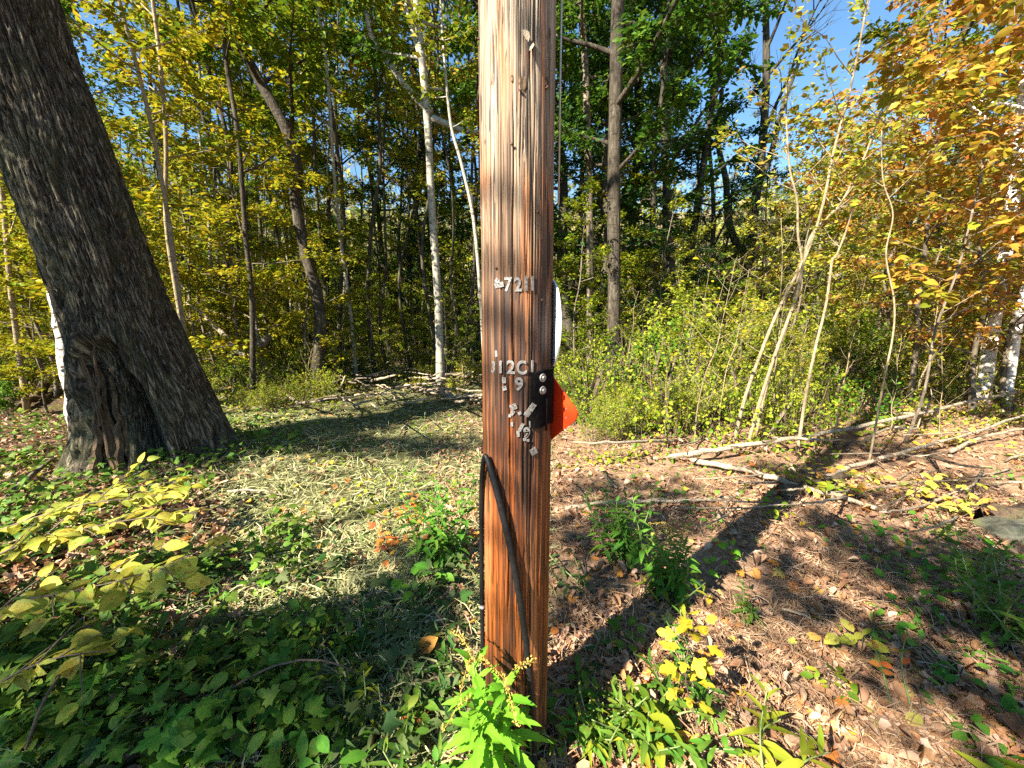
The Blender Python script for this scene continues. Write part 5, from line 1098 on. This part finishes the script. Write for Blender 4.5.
# large curled leaves close to the camera
def bigleaf(label, px, py, h, ln, shape, mat, d, nr, curl):
    p = gp(px, py); mb = MB(); leaves(mb, [(0, 0, 0)], [d], [nr], ln, shape, (curl, curl + .01)); o = mb.build('fallen_leaf', M[mat]); o.location = (p[0], p[1], p[2] + h); tag(o, label, 'leaf')
bigleaf('upright curled tan leaf lit by the sun left of the pole', 420, 656, .05, .13, 'curl', 'litterbright', (.8, .1, .5), (-.4, -.8, .3), 1.2)
bigleaf('rust brown oak leaf at the bottom edge on the left', 240, 752, .06, .13, 'oak', 'litter', (.6, -.2, .3), (-.2, -.6, .8), .9)
bigleaf('rust red curled leaf at the bottom edge left of the goldenrod', 405, 738, .05, .12, 'maple', 'red', (.5, .3, .2), (-.1, -.5, .9), 1.2)
bigleaf('tan maple leaf lying on the sunlit right branches', 935, 465, .06, .16, 'maple', 'litter', (.7, -.4, .0), (0, -.6, .8), .6)
bigleaf('pale tan leaf near the right edge above the green cluster', 1018, 522, .1, .14, 'maple', 'litter', (.7, -.4, .0), (0, -.6, .8), .8)

# ------------------------------------------------------------------ unseen trees behind the camera, leaf clumps laid out to shade the foreground
def shade_tree(label, base, clumps, seed, H=9.0, lmat='green', r0=.14):
    """clumps: (shaded point, height of the clump, radius, number of leaves)"""
    gg = np.random.default_rng(seed); b = np.array([base[0], base[1], hz(*base)]); t = thing('unseen_shade_tree', label, 'tree', b); tb, cb = MB(), MB()
    tr = smooth_path([np.zeros(3), np.array([.1, .05, H * .5]), np.array([0, .1, H])], k=6); tube(tb, tr, np.linspace(r0, r0 * .3, len(tr)), 9, .1)
    for (P, z, rad, n) in clumps:
        C = np.array(P, float) + np.array(L) * (z / L.z) - b; s = np.array([0, 0, min(H * .95, max(2.0, C[2] - .35 * np.hypot(C[0], C[1])))]); m = (s + C) / 2 + np.array([0, 0, .3])
        tube(tb, smooth_path([s, m, C], k=5), np.linspace(.05, .012, 11), 6)
        for k in range(9):
            e = C + unit(gg.normal(0, 1, 3) * [1, 1, .6]) * rad * gg.uniform(.5, 1); tube(tb, np.array([C, (C + e) / 2 + gg.normal(0, .05, 3), e]), [.012, .008, .003], 4, cap=False)
        pos = gg.normal(0, 1, (n, 3)); pos = unit(pos) * (gg.random((n, 1)) ** .45) * rad * [1, 1, .7] + C
        leaves(cb, pos, gg.normal(0, 1, (n, 3)), gg.normal(0, .5, (n, 3)) + [0, 0, 1], .12 * gg.uniform(.7, 1.2, n), 'diamond')
    tb.build('trunk', M['midbark'], t); cb.build('crown', M[lmat], t)
def G(px, py): p = gnd(px, py); return (p.x, p.y, 0)
shade_tree('unseen green tree behind the viewer on the left, crown shaped to shade the front weeds', (-9.5, -4.0), [
    (G(60, 760), 6.5, .55, 143), (G(170, 745), 7.2, .5, 132), (G(290, 745), 6.6, .45, 121), (G(230, 700), 7.4, .3, 90), (G(380, 690), 7.2, .3, 120), (G(400, 600), 7.0, .34, 110), (G(330, 640), 7.2, .3, 90), (G(-80, 760), 7.0, .6, 240), (G(425, 560), 7.3, .33, 130), (G(445, 615), 7.0, .24, 90), (G(395, 650), 7.0, .3, 110)], 1)
shade_tree('unseen green tree left of the viewer, crown shaped to shade the hollow tree', (-10.5, -1.2), [
    ((-3.7, 4.2, .5), 6.0, .75, 420), ((-3.9, 4.2, 1.4), 5.6, .75, 420), ((-4.2, 4.2, 2.3), 5.2, .8, 420), ((-4.5, 4.2, 3.2), 5.0, .9, 460), ((-4.9, 4.2, 4.2), 4.6, 1.0, 460), ((-3.2, 3.9, .1), 6.4, .5, 200), (G(250, 458), 7.5, .5, 330), (G(300, 450), 7.7, .5, 330), (G(350, 448), 7.8, .5, 340), (G(400, 446), 8, .5, 330), (G(450, 445), 8, .5, 300), (G(320, 428), 8, .4, 160)], 2, 10)
shade_tree('unseen green tree behind the viewer on the right, crown shaped to shade the right edge', (-3.0, -5.6), [
    (G(930, 575), 6.6, .5, 320), (G(1000, 600), 7.0, .55, 380), (G(985, 560), 7.1, .35, 160), (G(1060, 640), 6.6, .6, 280), (G(860, 545), 7.2, .35, 130), (G(1080, 560), 7.2, .6, 260), (G(790, 600), 7.0, .22, 60), (G(600, 490), 7.5, .4, 130), (G(665, 490), 7.6, .35, 110), (G(580, 540), 7.2, .33, 110), (G(900, 640), 6.6, .22, 60), (G(880, 500), 7.4, .25, 60), (G(960, 480), 7.4, .3, 70), (G(620, 520), 7.4, .4, 190), (G(680, 515), 7.6, .28, 110), (G(650, 560), 7.2, .17, 50), (G(600, 580), 7.0, .28, 110), (G(572, 615), 7.0, .16, 45), (G(950, 690), 6.8, .3, 90), (G(820, 520), 7.4, .22, 70), (G(785, 562), 7.2, .14, 35), (G(862, 448), 7.8, .5, 210), (G(805, 478), 7.6, .33, 110), (G(905, 450), 7.8, .4, 120), (G(760, 470), 7.6, .25, 70)], 3)

shade_tree('tall unseen green tree added left of the viewer to dapple the right undergrowth', (-9.0, 1.8), [
    (G(600, 392), 9.0, .4, 110), (G(790, 385), 9.3, .6, 200), (G(860, 390), 9.0, .7, 300), (G(940, 395), 9.2, .6, 240), (G(1010, 410), 9.0, .5, 170), (G(560, 392), 9.0, .5, 150), (G(690, 425), 8.6, .3, 70), (G(830, 415), 8.8, .35, 90)], 4, 10)
for px, py, i in gold:
    broad('gold_seedling', 'small gold leaved seedling growing through the fallen poles', gp(px, py), g.uniform(.12, .35), 3, 5, g.uniform(.06, .09), ('oval', 'maple', 'ovate')[i % 3], M[('nearyellow', 'limegreen', 'litterbright', 'nearyellow')[i % 4]], 200 + i, (0, 0), .12).__setitem__('group', 'gold seedlings among the fallen poles')
